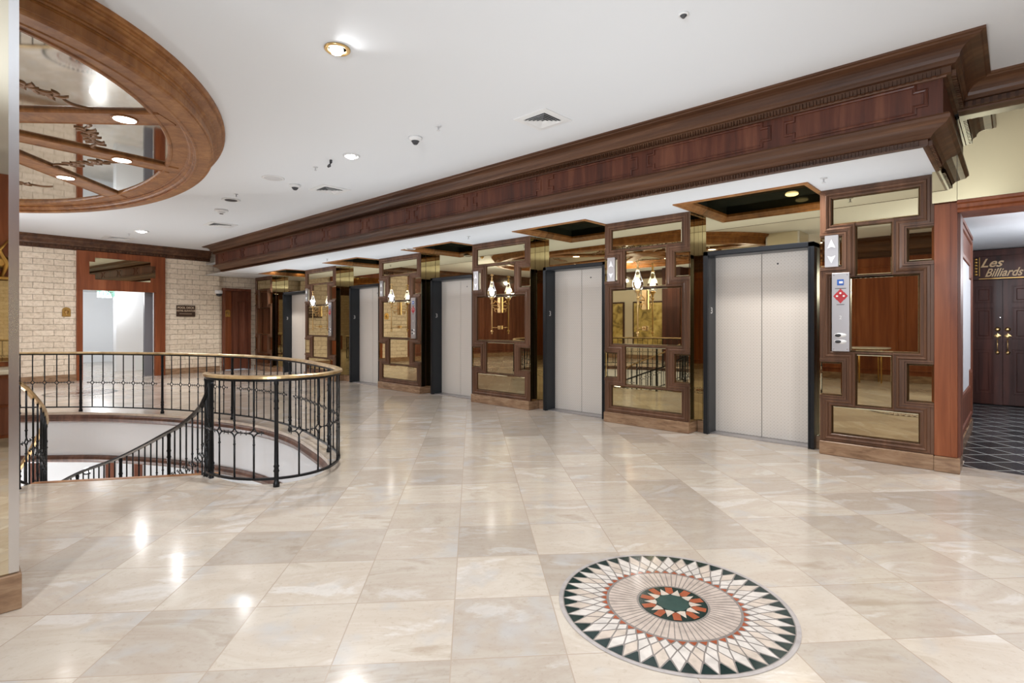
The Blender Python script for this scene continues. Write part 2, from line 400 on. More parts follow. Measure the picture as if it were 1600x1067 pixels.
def thing(name, label, cat, loc=(0, 0, 0), group=None, kind=None):
    o = bpy.data.objects.new(name, None); COL.objects.link(o); o.location = loc; o.empty_display_size = .1
    WLOC[o.name] = tuple(loc)
    return tag(o, label, cat, group, kind)
def tag(o, label=None, cat=None, group=None, kind=None):
    if label: o['label'] = label
    if cat: o['category'] = cat
    if group: o['group'] = group
    if kind: o['kind'] = kind
    return o
def struct(name, mb, mats, label=None, parent=None):
    o = mb.build(name, mats, parent)
    if not parent: o['kind'] = 'structure'
    if label: o['label'] = label; 
    return o
def place(me, name, parent, M):
    o = bpy.data.objects.new(name, me); COL.objects.link(o); o.parent = parent; o.matrix_local = M; return o
def text(body, size, mat, M, parent, name='lettering', depth=.002, shear=0., label=None, space=1., thick=0.):
    c = bpy.data.curves.new(name, 'FONT'); c.body = body; c.size = size; c.extrude = depth; c.align_x = 'CENTER'; c.align_y = 'CENTER'; c.shear = shear; c.space_character = space; c.offset = thick
    tmp = bpy.data.objects.new('tmp', c); COL.objects.link(tmp)
    me = bpy.data.meshes.new_from_object(tmp); bpy.data.objects.remove(tmp); bpy.data.curves.remove(c)
    me.materials.clear(); me.materials.append(mat)
    off = Vector(WLOC[parent.name]) if parent else Vector((0, 0, 0))
    me.transform(Matrix.Translation(-off) @ M)
    o = bpy.data.objects.new(name, me); COL.objects.link(o); o.parent = parent
    if label: o['label'] = label
    return o
FACE_S = lambda x, y, z: Matrix.Translation((x, y, z)) @ Matrix.Rotation(PI/2, 4, 'X')                       # reads from the south
FACE_E = lambda x, y, z: Matrix.Translation((x, y, z)) @ Matrix.Rotation(PI/2, 4, 'Z') @ Matrix.Rotation(PI/2, 4, 'X')  # reads from the east
def catmull(P, n=8, closed=False):
    out = []; m = len(P); rng = range(m if closed else m-1)
    g = lambda k: Vector(P[k % m]) if closed else Vector(P[max(0, min(m-1, k))])
    for i in rng:
        a, b, c, d = g(i-1), g(i), g(i+1), g(i+2)
        for j in range(n):
            t = j/n; out.append(.5*((2*b)+(c-a)*t+(2*a-5*b+4*c-d)*t*t+(3*b-a-3*c+d)*t**3))
    if not closed: out.append(Vector(P[-1]))
    return out
def resample(P, step):
    L = [0]
    for a, b in zip(P, P[1:]): L.append(L[-1]+(b-a).length)
    n = max(1, round(L[-1]/step)); out = []; k = 0
    for i in range(n+1):
        s = L[-1]*i/n
        while k < len(L)-2 and L[k+1] < s: k += 1
        f = (s-L[k])/max(1e-9, L[k+1]-L[k]); out.append(P[k].lerp(P[k+1], f))
    return out

# ================================================================== SHELL
ZC = 3.42; ZS = 2.75
# rail line around the stair opening (plan, on the floor)
RAILN = [(-5.24, 1.56), (-5.03, 1.53), (-4.74, 1.61), (-4.52, 1.78), (-4.42, 2.01), (-4.45, 2.26), (-4.61, 2.47), (-4.84, 2.62), (-5.2, 2.73), (-5.7, 2.83), (-6.39, 2.94), (-7.12, 2.94), (-7.8, 2.83), (-8.6, 2.56), (-9.3, 2.25), (-9.93, 1.87), (-10.43, 1.5), (-10.89, 1.02), (-11.25, .6), (-11.5, .1)]
RAILS = [(-11.5, .1), (-11.6, -.5), (-11.3, -1.5), (-10.5, -2.4), (-9.2, -3.1), (-7.8, -3.4), (-6.4, -3.4), (-5.4, -3.2), (-4.8, -2.8), (-4.6, -2.3), (-4.75, -1.8), (-5.1, -1.2), (-5.5, -.5), (-5.76, .1), (-5.90, .34)]
RN = catmull(RAILN, 8); RS = catmull(RAILS, 8)
loop = [(p.x, p.y) for p in RN]+[(p.x, p.y) for p in RS[1:]]
# travel is anticlockwise on screen plan: the opening lies to the left -> offset inwards for the slab edge
hole = []
for i, p in enumerate(loop):
    m = miter(loop, i, False); hole.append((p[0]+m[0]*.09, p[1]+m[1]*.09))
hole[0] = (-5.27, 1.64); hole[-1] = (-6.05, .47)
FX0, FX1, FY0, FY1 = -16.8, 3.7, -6.2, 6.9
fl = MB().holed([(FX0, FY0), (FX1, FY0), (FX1, 6.56), (-.37, 6.61), (-.37, FY1), (FX0, FY1)], [hole], 0)
struct('floor', fl, MARBLE)
struct('floor', MB().box(-2.5, 3.7, 6.58, 12.4, -.06, -.004), SLATE)
struct('floor', MB().box(-24, -16.6, .5, 5.5, -.05, -.001), MARBLE)
# slab edge round the opening: timber band, white curved fascia, timber moulding
edge = hole
def inner(path, off, z0, z1, name, mat, bulge=0.):
    mb = MB()
    prof = [(off, z0), (off, z1), (-.14, z1), (-.14, z0)]
    if bulge: prof = [(off, z0), (off+bulge*.6, z0+(z1-z0)*.15), (off+bulge, z0+(z1-z0)*.5), (off+bulge*.6, z0+(z1-z0)*.8), (off, z1), (-.14, z1), (-.14, z0)]
    mb.sweep(path, prof); return struct(name, mb, mat)
inner(edge, .005, -.035, -.001, 'trim_1', KERB)
inner(edge, .0, -.15, -.036, 'trim_2', W_BROWN, .03)
inner(edge, -.02, -.66, -.151, 'wall_stairwell', FASCIA)
inner(edge, .0, -.77, -.661, 'trim_3', W_BROWN, .03)
# ceiling
OC = (-8.2, -.3); OA, OB = 4.2, 2.65
def ell(a, b, n=96): return [(OC[0]+a*math.cos(2*PI*k/n), OC[1]+b*math.sin(2*PI*k/n)) for k in range(n)]
c = MB().holed([(FX0, FY0), (FX1, FY0), (FX1, 6.3), (FX0, 6.3)], [ell(OA-.08, OB-.08)], ZC, False)
struct('ceiling', c, CEIL)
# soffit over the elevator lobby with holes for the coffers
ELEV = [(-2.195, 1.23), (-4.82, 1.16), (-7.63, 1.26), (-10.68, 1.3), (-14.21, 1.52)]      # centre, outer frame width
SK = .3/15.   # the beam runs very slightly out of square
def beamY(x): return 5.15+(x+.4)*.022
coff = []
for cx, ww in ELEV:
    h = ww*.545; coff.append([(cx-h, 5.82), (cx+h, 5.82), (cx+h, 6.51), (cx-h, 6.51)])
s = MB().holed([(-16.7, beamY(-16.7)+.12), (-.52, beamY(-.5)+.12), (-.52, 6.6), (-16.7, 6.6)], coff, ZS, False)
s.holed([(-16.7, beamY(-16.7)+.12), (-.52, beamY(-.5)+.12), (-.52, 6.6), (-16.7, 6.6)], [], ZS+.3, True)
struct('ceiling', s, CEIL)

# ------------------------------------------------------------------ walls
struct('wall_north', MB().box(-17, -.45, 6.72, 6.9, 0, 3.4), W_DARK)
mb = MB()
mb.box(-16.75, -16.5, 1.0, 2.046, 0, ZC).box(-16.75, -16.5, 3.917, 5.32, 0, ZC)
mb.box(-16.85, -16.62, 5.2, 6.75, 2.42, ZC).box(-16.85, -16.62, 6.22, 6.75, 0, 2.42).box(-16.85, -16.62, 5.2, 5.47, 0, 2.42)
mb.box(-16.75, -16.56, 2.046, 3.917, 2.2, ZC)
WEST = {struct('wall_west', mb, BRICK).name}
mb = MB().box(-16.75, -16.49, -6.2, 1.0, 0, ZC)
for k in range(6):
    y0 = -5.9+k*1.15; i0 = len(mb.v)
    mb.mouldloop([(y0, .3), (y0+.95, .3), (y0+.95, 2.9), (y0, 2.9)], [(0, 0), (.01, .02), (.035, .025), (.05, 0)], 0)
    for j in range(i0, len(mb.v)): a, b, c_ = mb.v[j]; mb.v[j] = (-16.49-b, a, c_)
WEST.add(struct('wall_west', mb, W_DOOR).name)
struct('wall_east', MB().box(3.5, 3.7, -6.2, 6.3, 0, ZC), BRICK)
mb = MB(); mb.box(-16.8, -4.0, -6.2, -6.0, 0, ZC); struct('wall_south', mb, BEIGE)
mb = MB(); mb.box(-4.0, 3.7, -2.9, -2.7, 0, ZC).box(-4.2, -4.0, -6.0, -2.7, 0, ZC)
for k in range(7):
    x0 = -3.85+k*1.0
    mb.mouldloop([(x0, .3), (x0+.8, .3), (x0+.8, 2.7), (x0, 2.7)], [(0, .0), (.01, .02), (.035, .025), (.05, 0)], -2.7, 1)
struct('wall_south', mb, W_RED)
# wall over the billiard-room doorway
struct('wall_north', MB().box(-.45, 3.6, 6.3, 6.55, 2.46, 3.42), CEIL)
# cornice profile (offset out from the wall, z) shared by all the crowns
def crown_prof(z0, z1, out):
    h = z1-z0
    return [(0, z0), (.02, z0), (.025, z0+.06*h), (.05, z0+.08*h), (.05, z0+.3*h), (.075, z0+.33*h), (.085, z0+.4*h), (.10, z0+.46*h)] + \
           [(.10+(out-.05-.10)*(1-math.cos(a)), z0+h*(.46+.38*math.sin(a))) for a in (.3, .6, .9, 1.2, 1.5)] + \
           [(out-.03, z0+.86*h), (out-.02, z0+.9*h), (out, z0+.92*h), (out, z1), (0, z1)]
def dentils(mb, p, q, off, z0, z1, w, pitch, d=.028):
    # little blocks from p to q, standing out to the left of travel
    p, q = Vector(p), Vector(q); L = (q-p).length; u = (q-p)/L; nn = Vector((-u.y, u.x)); k = int(L/pitch)
    for i in range(k):
        a = p+u*(i*pitch+pitch*.25)+nn*off; b = a+u*w; c = b+nn*d; e = a+nn*d
        mb.quad((a.x, a.y, z0), (b.x, b.y, z0), (c.x, c.y, z0), (e.x, e.y, z0))
        mb.quad((e.x, e.y, z0), (c.x, c.y, z0), (c.x, c.y, z1), (e.x, e.y, z1))
        mb.quad((a.x, a.y, z0), (e.x, e.y, z0), (e.x, e.y, z1), (a.x, a.y, z1))
        mb.quad((b.x, b.y, z0), (c.x, c.y, z0), (c.x, c.y, z1), (b.x, b.y, z1))
    return mb
# west crown
cp = crown_prof(3.13, ZC, .2)
mb = MB().sweep([(-16.5, 5.05), (-16.5, -6.0)], cp, caps=True)
dentils(mb, (-16.5, 4.9), (-16.5, .6), .05, 3.16, 3.21, .04, .075)
WEST.add(struct('trim_4', mb, W_CROWN).name)
mb = MB().sweep([(-16.5, -6.0), (-4.2, -6.0)], cp); struct('trim_5', mb, W_CROWN)
mb = MB().sweep([(-4.0, -2.7), (3.5, -2.7), (3.5, 6.0)], crown_prof(2.95, ZC, .3)); struct('trim_6', mb, W_CROWN)
# baseboards
WEST.add(struct('baseboard_west', MB().cbox(-16.5, -16.46, -6, 2.046, 0, .16).cbox(-16.5, -16.46, 3.917, 5.32, 0, .16), BASEM).name)
struct('baseboard_south', MB().cbox(-16, -4.2, -6., -5.96, 0, .16).cbox(-4, 3.5, -2.7, -2.66, 0, .16), BASEM)

# ------------------------------------------------------------------ beam over the lobby
BX0, BX1 = -15.45, -.40
beam = thing('lobby_beam', 'long walnut beam with carved frieze and dentil mouldings across the elevator lobby', 'beam', (-8, 5.2, 3.42))
path = [(BX1, 6.2), (BX1, beamY(BX1)), (BX0, beamY(BX0)), (BX0, 6.2)]
# travelling north->south then west: outward is to the left? (right side) -> use mirrored sign
def offpath(prof): return prof
fr_z0, fr_z1 = 2.93, 3.21
mb = MB().sweep(path, offpath([(0, fr_z0-.02), (0, fr_z1+.03), (-.12, fr_z1+.03), (-.12, fr_z0-.02)]))
x = -.50; k = 0
fz = (2.985, 3.035, 3.15, 3.2)
while x > BX0+.6:
    W = 1.0 if k == 0 else 1.22
    x1 = x; x0 = x-W; y = (beamY(x0)+beamY(x1))/2
    i0 = len(mb.v); tb = .07
    poly = [(x0+tb, fz[0]), (x1-tb, fz[0]), (x1-tb, fz[1]), (x1, fz[1]), (x1, fz[2]), (x1-tb, fz[2]), (x1-tb, fz[3]), (x0+tb, fz[3]), (x0+tb, fz[2]), (x0, fz[2]), (x0, fz[1]), (x0+tb, fz[1])]
    mb.mouldloop(poly, [(-.016, 0), (-.012, .010), (0, .013), (.010, .008), (.012, 0)], 0)
    for j in range(i0, len(mb.v)): vx, vy, vz = mb.v[j]; mb.v[j] = (vx, vy+beamY(vx), vz)
    x = x0-.125; k += 1
mb.build('frieze', W_FRIEZE, beam)
# upper crown
up = crown_prof(fr_z1-.0, ZC, .25)
mb = MB().sweep([(BX1, 6.12), (BX1, beamY(BX1)), (BX0, beamY(BX0)), (BX0, 6.0)], offpath(up))
mb.build('upper_crown', W_CROWN, beam)
mb = MB()
dentils(mb, (BX0, beamY(BX0)), (BX1, beamY(BX1)), -.075, fr_z1+.004, fr_z1+.05, .03, .053)
dentils(mb, (BX1, beamY(BX1)), (BX1, 6.1), -.075, fr_z1+.004, fr_z1+.05, .03, .053)
mb.build('upper_dentil_row', W_CROWN, beam)
# lower crown: widest at the top, running in and down to the soffit
lo = [(0, 2.94), (.035, 2.94), (.045, 2.925), (.045, 2.90), (.03, 2.885), (.02, 2.87), (-.02, 2.855), (-.06, 2.83), (-.075, 2.81), (-.085, 2.802), (-.10, 2.80), (-.10, 2.754), (-.115, 2.748), (-.135, 2.748), (-.135, 2.94)]
mb = MB().sweep([(BX1, 6.2), (BX1, beamY(BX1)), (BX0, beamY(BX0)), (BX0, 6.2)], offpath(lo))
mb.build('lower_crown', W_CROWN, beam)
mb = MB(); mb.cur = 0
dentils(mb, (BX0+.12, beamY(BX0)+.1), (BX1-.12, beamY(BX1)+.1), -.024, 2.757, 2.795, .03, .053, .024)
dentils(mb, (BX1-.1, beamY(BX1)+.12), (BX1-.1, 6.1), -.024, 2.757, 2.795, .03, .053, .024)
mb.build('lower_dentil_row', W_CROWN, beam)
# crown running on to the right over the mirrored wall
hall = thing('wall_cornice', 'dentilled walnut cornice running right from the beam above the tall mirror', 'cornice', (1.5, 6.2, 3.3))
mb = MB().sweep([(3.5, 6.2), (BX1+.03, 6.2)], [(0, fr_z1)]+[(o+.12, z) for o, z in crown_prof(fr_z1, ZC, .25)][1:-1]+[(0, ZC)])
mb.build('crown', W_CROWN, hall)
dentils(MB(), (3.4, 6.2), (BX1+.05, 6.2), .165, fr_z1+.014, fr_z1+.058, .03, .053).build('dentil_row', W_CROWN, hall)
# mirrored wall over the doorway
hm = thing('overdoor_mirror', 'bronze mirror wall above the billiard room doorway, right of the beam end', 'mirror', (1.5, 6.22, 2.8))
MB().box(-.56, -.385, 6.2, 6.25, 2.46, 3.215).build('mirror_panel', BRONZE, hm)
MB().box(-.382, 3.5, 6.2, 6.25, 2.466, 3.215).build('mirror_panel', BRONZE, hm)

# ------------------------------------------------------------------ coffers over the elevators
ORD = ['nearest', 'second', 'third', 'fourth', 'farthest']
for i, (cx, ww) in enumerate(ELEV):
    h = ww*.545
    t_ = thing('ceiling_coffer', f'black mirrored ceiling recess edged in wood with one small lamp over the {ORD[i]} elevator', 'ceiling recess', (cx, 6.15, ZS), 'coffers over the elevators')
    x0, x1, y0, y1 = cx-h, cx+h, 5.82, 6.49
    mb = MB()
    ring = lambda d, z: [(x0+d, y0+d, z), (x1-d, y0+d, z), (x1-d, y1-min(d, .01), z), (x0+d, y1-min(d, .01), z)]
    U = [(x0, 6.508), (x0, y0), (x1, y0), (x1, 6.508)]
    mb.sweep(U, [(-.04, ZS), (-.04, ZS-.012), (0, ZS-.016), (.012, ZS), (.03, ZS+.01), (.06, ZS+.04), (.065, ZS+.07), (.0, ZS+.07)])
    mb.build('rim', W_OVAL, t_)
    MB().box(x0+.0, x1-.0, y0+.0, 6.508, ZS+.17, ZS+.19).build('mirror_top', BLKMIR, t_)
    MB().sweep(U, [(.055, ZS+.07), (.055, ZS+.17), (.0, ZS+.17), (.0, ZS+.07)]).build('recess_side', BLKMIR, t_)
    MB().lathe((cx+.36*h, 6.08, ZS+.15), [(.055, .0), (.07, .008), (.07, .02)], 20).build('lamp', [LENSY], t_)

# ------------------------------------------------------------------ elevators
def elevator(i, cx, ww):
    s = ww/1.23; hw = ww/2; fw = .058*s
    e = thing('elevator', ['elevator with stamped steel doors nearest the billiard room doorway', 'elevator with stamped steel doors between the two nearest mirrored piers', 'middle elevator of the five, steel doors in a black frame', 'elevator just right of the iron railing end, second from far left', 'farthest elevator, mostly behind the curved railing'][i], 'elevator', (cx, 6.5, 0), 'elevators in the lobby wall')
    y0, y1, H = 6.40, 6.66, 2.25
    mb = MB()
    for sg in (-1, 1):
        a, b = sorted((cx+sg*hw, cx+sg*(hw-fw)))
        mb.cbox(a, b, y0, y1, 0, H, .006)
        a2, b2 = sorted((cx+sg*(hw-fw*.75), cx+sg*(hw-fw*1.02))); mb.box(a2, b2, y0-.008, y0+.02, 0, H-fw)
    mb.cbox(cx-hw, cx+hw, y0, y1, H-fw, H, .006)
    mb.build('door_frame', BLACK, e)
    mb = MB(); o = hw-fw
    mb.box(cx-o, cx-o+.004, y0+.02, 6.64, 0, H-fw).box(cx+o-.004, cx+o, y0+.02, 6.64, 0, H-fw).box(cx-o, cx+o, y0+.02, 6.64, H-fw-.004, H-fw+.001)
    mb.build('inner_jamb', JAMB, e)
    g = .004
    MB().cbox(cx-o-.02, cx-g, 6.63, 6.66, .012, H-fw, .004).build('door_leaf', DOORSKIN, e)
    MB().cbox(cx+g, cx+o+.02, 6.63, 6.66, .012, H-fw, .004).build('door_leaf', DOORSKIN, e)
    MB().box(cx-g, cx+g, 6.645, 6.66, .01, H-fw).build('centre_gap', DARKP, e)
    MB().box(cx-o, cx+o, y0+.05, 6.66, .0, .012).build('sill', STEEL, e)
    MB().lathe((cx+.32*o, 6.627, 2.06), [(.011, 0), (.011, .006)], 10, 'y').build('key_hole', DARKP, e)
    text('3', .11, LTGREY, Matrix.Translation((cx-o+.006, 6.50, 1.52)) @ Matrix.Rotation(PI/2, 4, 'Z') @ Matrix.Rotation(PI/2, 4, 'X'), e, 'floor_number')
for i, (cx, ww) in enumerate(ELEV): elevator(i, cx, ww)

# ------------------------------------------------------------------ mirrored piers
PY = 6.28; YR = 6.51
def bevel_mirror(t_, x0, x1, z0, z1, y, name='mirror_panel', mat=None):
    b = min(.018, (x1-x0)*.2)
    mb = MB()
    R = [[(x0+d, y-h, z0+d), (x1-d, y-h, z0+d), (x1-d, y-h, z1-d), (x0+d, y-h, z1-d)] for d, h in ((0, 0), (b, .006))]
    mb.rings(R, True, False); mb.quad(*R[1])
    return mb.build(name, mat or BRONZE, t_)
def pier(label, x0, x1, full=True):
    W = x1-x0; s = W/1.235 if full else 1.0
    t_ = thing('mirrored_pier', label, 'pier', ((x0+x1)/2, PY+.1, 0), 'mirrored piers between the elevators')
    m, sq, cu = .103*s, .205*s, .315*s
    if not full: sq2 = .215
    holes = {'top': (x0+m, x1-m, 2.375, 2.655), 'cu': (x0+cu, x1-cu, 1.84, 2.35), 'wide': (x0+m, x1-m, 1.072, 1.832), 'lc': (x0+cu, x1-cu, .53, 1.055), 'bot': (x0+m, x1-m, .222, .515),
             'ul': (x0, x0+sq, 1.945, 2.26), 'ur': (x1-sq, x1, 1.945, 2.27), 'll': (x0, x0+sq, .615, .965), 'lr': (x1-sq, x1, .615, .98)}
    xs = sorted({x0, x1}|{h[k] for h in holes.values() for k in (0, 1)}); zs = sorted({.14, ZS-.002}|{h[k] for h in holes.values() for k in (2, 3)})
    inside = lambda x, z: any(h[0] < x < h[1] and h[2] < z < h[3] for h in holes.values())
    mb = MB(); nx, nz = len(xs)-1, len(zs)-1
    sol = [[not inside((xs[i]+xs[i+1])/2, (zs[j]+zs[j+1])/2) for j in range(nz)] for i in range(nx)]
    y0, y1 = PY-.005, PY+.03
    for i in range(nx):
        for j in range(nz):
            if not sol[i][j]: continue
            a, b, c, d = xs[i], xs[i+1], zs[j], zs[j+1]
            mb.quad((a, y0, c), (b, y0, c), (b, y0, d), (a, y0, d))
            for di, dj, P, Q in ((-1, 0, (a, c), (a, d)), (1, 0, (b, c), (b, d)), (0, -1, (a, c), (b, c)), (0, 1, (a, d), (b, d))):
                ii, jj = i+di, j+dj
                if not (0 <= ii < nx and 0 <= jj < nz and sol[ii][jj]): mb.quad((P[0], y0, P[1]), (Q[0], y0, Q[1]), (Q[0], y1, Q[1]), (P[0], y1, P[1]))
    T, C, Wd, L, B = (holes[k] for k in ('top', 'cu', 'wide', 'lc', 'bot'))
    chain = [(T[0], T[3]), (T[1], T[3]), (T[1], T[2]), (C[1], T[2]), (C[1], Wd[3]), (Wd[1], Wd[3]), (Wd[1], Wd[2]), (L[1], Wd[2]), (L[1], B[3]), (B[1], B[3]), (B[1], B[2]), (B[0], B[2]), (B[0], B[3]), (L[0], B[3]), (L[0], Wd[2]), (Wd[0], Wd[2]), (Wd[0], Wd[3]), (C[0], Wd[3]), (C[0], T[2]), (T[0], T[2])]
    prof = [(-.001, -.02), (-.001, .004), (.006, .012), (.012, .012), (.014, .006), (.026, .004), (.03, .014), (.046, .02), (.05, .018), (.054, .010), (.075, .008), (.078, .0)]
    mb.mouldloop(chain, [(o*s, h) for o, h in prof], y0)
    for k, side in (('ul', -1), ('ll', -1), ('ur', 1), ('lr', 1)):
        h = holes[k]; e = h[1] if side < 0 else h[0]; far = h[0] if side < 0 else h[1]; q = .034*s*-side
        for o0, o1, hh in ((0, .012, .012), (.016, .034, .018)):
            o0, o1 = o0*s, o1*s; d = 1 if side < 0 else -1
            mb.box(e+d*o0, e+d*o1, y0-hh, y0, h[2]-o1, h[3]+o1)
            mb.box(far, e+d*o0, y0-hh, y0, h[3]+o0, h[3]+o1).box(far, e+d*o0, y0-hh, y0, h[2]-o1, h[2]-o0)
    mb.build('carved_frame', W_FRAME, t_)
    for k, h in holes.items(): bevel_mirror(t_, *h, PY+.016)
    # brass seams where the tall and wide panes meet
    for zz in (1.836, 1.063): MB().box(C[0], C[1], PY-.0, PY+.02, zz-.004, zz+.004).build('brass_seam', BRASS, t_)
    mb = MB().box(x0+.002, x1-.002, PY+.031, 6.72, .0, ZS-.003); mb.build('core', W_DARK, t_)
    if full:
        for xx, d in ((x0, -1), (x1, 1)):
            for a, b in ((PY+.0, 6.385), (6.395, YR)):
                MB().box(xx-.001 if d > 0 else xx-.004, xx+.004 if d > 0 else xx+.001, a, b, .14, ZS-.003).build('side_mirror', BRONZE, t_)
    MB().cbox(x0-.0, x1+.0 if full else x1, PY-.035, YR+.02, 0, .14, .006).build('plinth', BASEM, t_)
    return t_, holes
PIERS = [(-1.494, -.553), (-4.165, -2.925), (-6.915, -5.56), (-9.87, -8.40), (-13.32, -11.73), (-16.6, -15.39)]
PL = ['narrow mirrored pier beside the billiard room doorway, with a steel call panel and no lamp', 'mirrored pier left of the nearest elevator, reflecting a stair railing and gold pictures', 'mirrored pier between the middle elevator and the one to its right', 'mirrored pier with a call panel on its right, left of the middle elevator', 'mirrored pier just behind the end of the curved railing', 'farthest mirrored pier, against the brown door, with no lamp']
PH = []
for i, (a, b) in enumerate(PIERS): PH.append(pier(PL[i], a, b, i != 0))
# recess mirrors round each elevator
for i, (cx, ww) in enumerate(ELEV):
    a = PIERS[i+1][1]+.005; b = PIERS[i][0]-.005; hw = ww/2
    t_ = thing('recess_mirror', f'bronze mirror surround set back over the {ORD[i]} elevator', 'mirror', (cx, YR, 0), 'mirror surrounds of the elevators')
    MB().box(a, b, YR, YR+.02, 2.25, ZS+.169).build('overdoor_mirror', BRONZE, t_)
    MB().box(a, cx-hw, YR, YR+.02, .14, 2.25).build('side_mirror', BRONZE, t_)
    MB().box(cx+hw, b, YR, YR+.02, .14, 2.25).build('side_mirror', BRONZE, t_)
    MB().box(a, cx-hw, YR-.03, YR+.02, 0, .14).build('plinth', BASEM, t_); MB().box(cx+hw, b, YR-.03, YR+.02, 0, .14).build('plinth', BASEM, t_)

# corner post and doorway casing
post = thing('corner_post', 'tall red mahogany post between the right-hand pier and the billiard room doorway', 'post', (-.46, 6.3, 0))
MB().cbox(-.55, -.385, 6.255, 6.62, .14, 2.46, .004).build('shaft', W_RED, post)
MB().box(-.548, -.435, 6.249, 6.256, .145, 2.455).build('front_panel', W_RED, post)
MB().cbox(-.55, -.365, 6.23, 6.58, 0, .14, .006).build('plinth', BASEM, post)
cas = thing('doorway_casing', 'moulded mahogany head casing over the billiard room doorway', 'door casing', (1.5, 6.3, 2.4))
mb = MB()
mb.sweep([(3.5, 6.25), (-.384, 6.25)], [(0, 2.36), (.03, 2.36), (.035, 2.38), (.02, 2.40), (.025, 2.43), (.045, 2.44), (.045, 2.465), (0, 2.465)])
mb.box(-.385, 3.5, 6.25, 6.6, 2.36, 2.46)
mb.build('head_casing', W_RED, cas)
MB().box(-.385, -.365, 6.30, 6.60, 0.14, 2.36).build('side_jamb', W_DOOR, cas)

# ------------------------------------------------------------------ billiard room beyond
struct('ceiling', MB().box(-2.5, 3.7, 6.56, 12.3, 2.62, 2.7), CEIL)
struct('wall_billiard', MB().box(-2.5, 3.7, 12.1, 12.3, 0, 2.7).box(3.6, 3.7, 6.6, 12.1, 0, 2.7), W_DARK)
struct('wall_partition', MB().box(-2.5, -.62, 9.3, 12.1, 0, 2.62), WHITE)
pw = thing('panelled_partition', 'mahogany panelled side wall with a white pane, inside the billiard room doorway', 'partition', (-.5, 8, 0))
mb = MB().box(-.52, -.42, 6.62, 9.1, .14, 2.46)
mb.box(-.52, -.405, 6.6, 9.12, 2.44, 2.48)
def yz_loop(mb, pts, prof, x):   # moulding loop on a plane x = const facing +x
    i0 = len(mb.v); mb.mouldloop(pts, prof, 0)
    for j in range(i0, len(mb.v)): a, b, c_ = mb.v[j]; mb.v[j] = (x-b, a, c_)
st = [(7.05, .62), (8.45, .62), (8.45, .80), (8.75, .80), (8.75, 1.9), (8.45, 1.9), (8.45, 2.05), (7.05, 2.05)]
yz_loop(mb, st, [(0, 0), (.01, .018), (.04, .024), (.05, .012), (.09, .01), (.1, 0)], -.42)
yz_loop(mb, [(6.75, .25), (8.95, .25), (8.95, 2.36), (6.75, 2.36)], [(0, 0), (.01, .014), (.04, .018), (.05, 0)], -.42)
mb.build('panelling', W_DOOR, pw)
mb = MB().xzprism(st, 0, .006); mb.v = [(-.419+b, a, c_) for a, b, c_ in mb.v]; mb.build('white_pane', plain('gloss_white_pane', (.88, .92, .97), .25), pw)  # plain near-white pane with a slight gloss
MB().box(-.52, -.405, 6.62, 9.12, 0, .14).build('plinth', BASEM, pw)
bd = thing('door_2', None, None, (-.16, 12.08, 0)); tag(bd, 'dark panelled double doors under the gold lettering', None, None, 'structure')
for sg, nm in ((-1, 'left'), (1, 'right')):
    a, b = (-.70, -.164) if sg < 0 else (-.156, .38)
    mb = MB().cbox(a, b, 12.04, 12.08, .01, 2.1, .004)
    s0, s1 = a+.10 if sg > 0 else a+.2, b-.10 if sg > 0 else b-.13
    if sg > 0: s0 = a+.125
    for z0, z1 in ((.2, .92), (1.12, 1.62), (1.72, 1.98)):
        mb.mouldloop([(s0, z0), (s1, z0), (s1, z1), (s0, z1)], [(-.045, .006), (-.035, .0), (-.01, -.006), (0, .004), (.012, .004), (.015, 0)], 12.04)
    lf = mb.build('door_leaf', W_DARK, bd)
    hx = -.225 if sg < 0 else -.10
    mb = MB().tube([(hx, 12.03, 1.1), (hx, 11.985, 1.08), (hx, 11.975, 1.0), (hx, 11.985, .93), (hx, 12.03, .9)], .009, 8)
    mb.lathe((hx, 12.04, 1.16), [(.05, 0), (.045, -.012), (.02, -.018)], 4, 'y', False).lathe((hx, 12.04, 1.27), [(.038, 0), (.03, -.012), (.012, -.03)], 12, 'y').lathe((hx, 12.04, .88), [(.035, 0), (.02, -.012), (.006, -.02)], 6, 'y')
    mb.build('door_handle', BRASS, lf)
MB().lathe((-.19, 12.04, 1.47), [(.012, 0), (.008, -.012)], 8, 'y').build('peep_hole', CHROME, bd)
struct('trim_7', MB().box(-.62, 3.5, 11.98, 12.1, 2.5, 2.6), W_DARK)
LETT = plain('gilt_lettering', (.62, .42, .22), .4)
sg = thing('name_board', 'dark board with gold script lettering above the double doors', 'sign', (-.1, 12.05, 2.33))
MB().box(-.6, 1.0, 12.03, 12.09, 2.11, 2.5).build('board', W_DARK, sg)
text('Les', .2, LETT, FACE_S(-.31, 12.02, 2.38), sg, 'lettering', .004, .45, thick=.003)
text('Billiards', .19, LETT, FACE_S(-.16, 12.02, 2.215) @ Matrix.Diagonal((.76, 1, 1, 1)), sg, 'lettering', .004, .45, thick=.003)
MB().box(-.46, .25, 12.02, 12.03, 2.118, 2.128).build('underline', GOLD, sg)
mb = MB()
for k in range(6): mb.lathe((-.495, 12.025, 2.2+k*.052), [(.026, 0), (.02, -.008), (.006, -.012)], 8, 'y')
mb.box(-.455, -.448, 12.015, 12.03, 2.17, 2.49); mb.build('gilt_ornament', GOLD, sg)

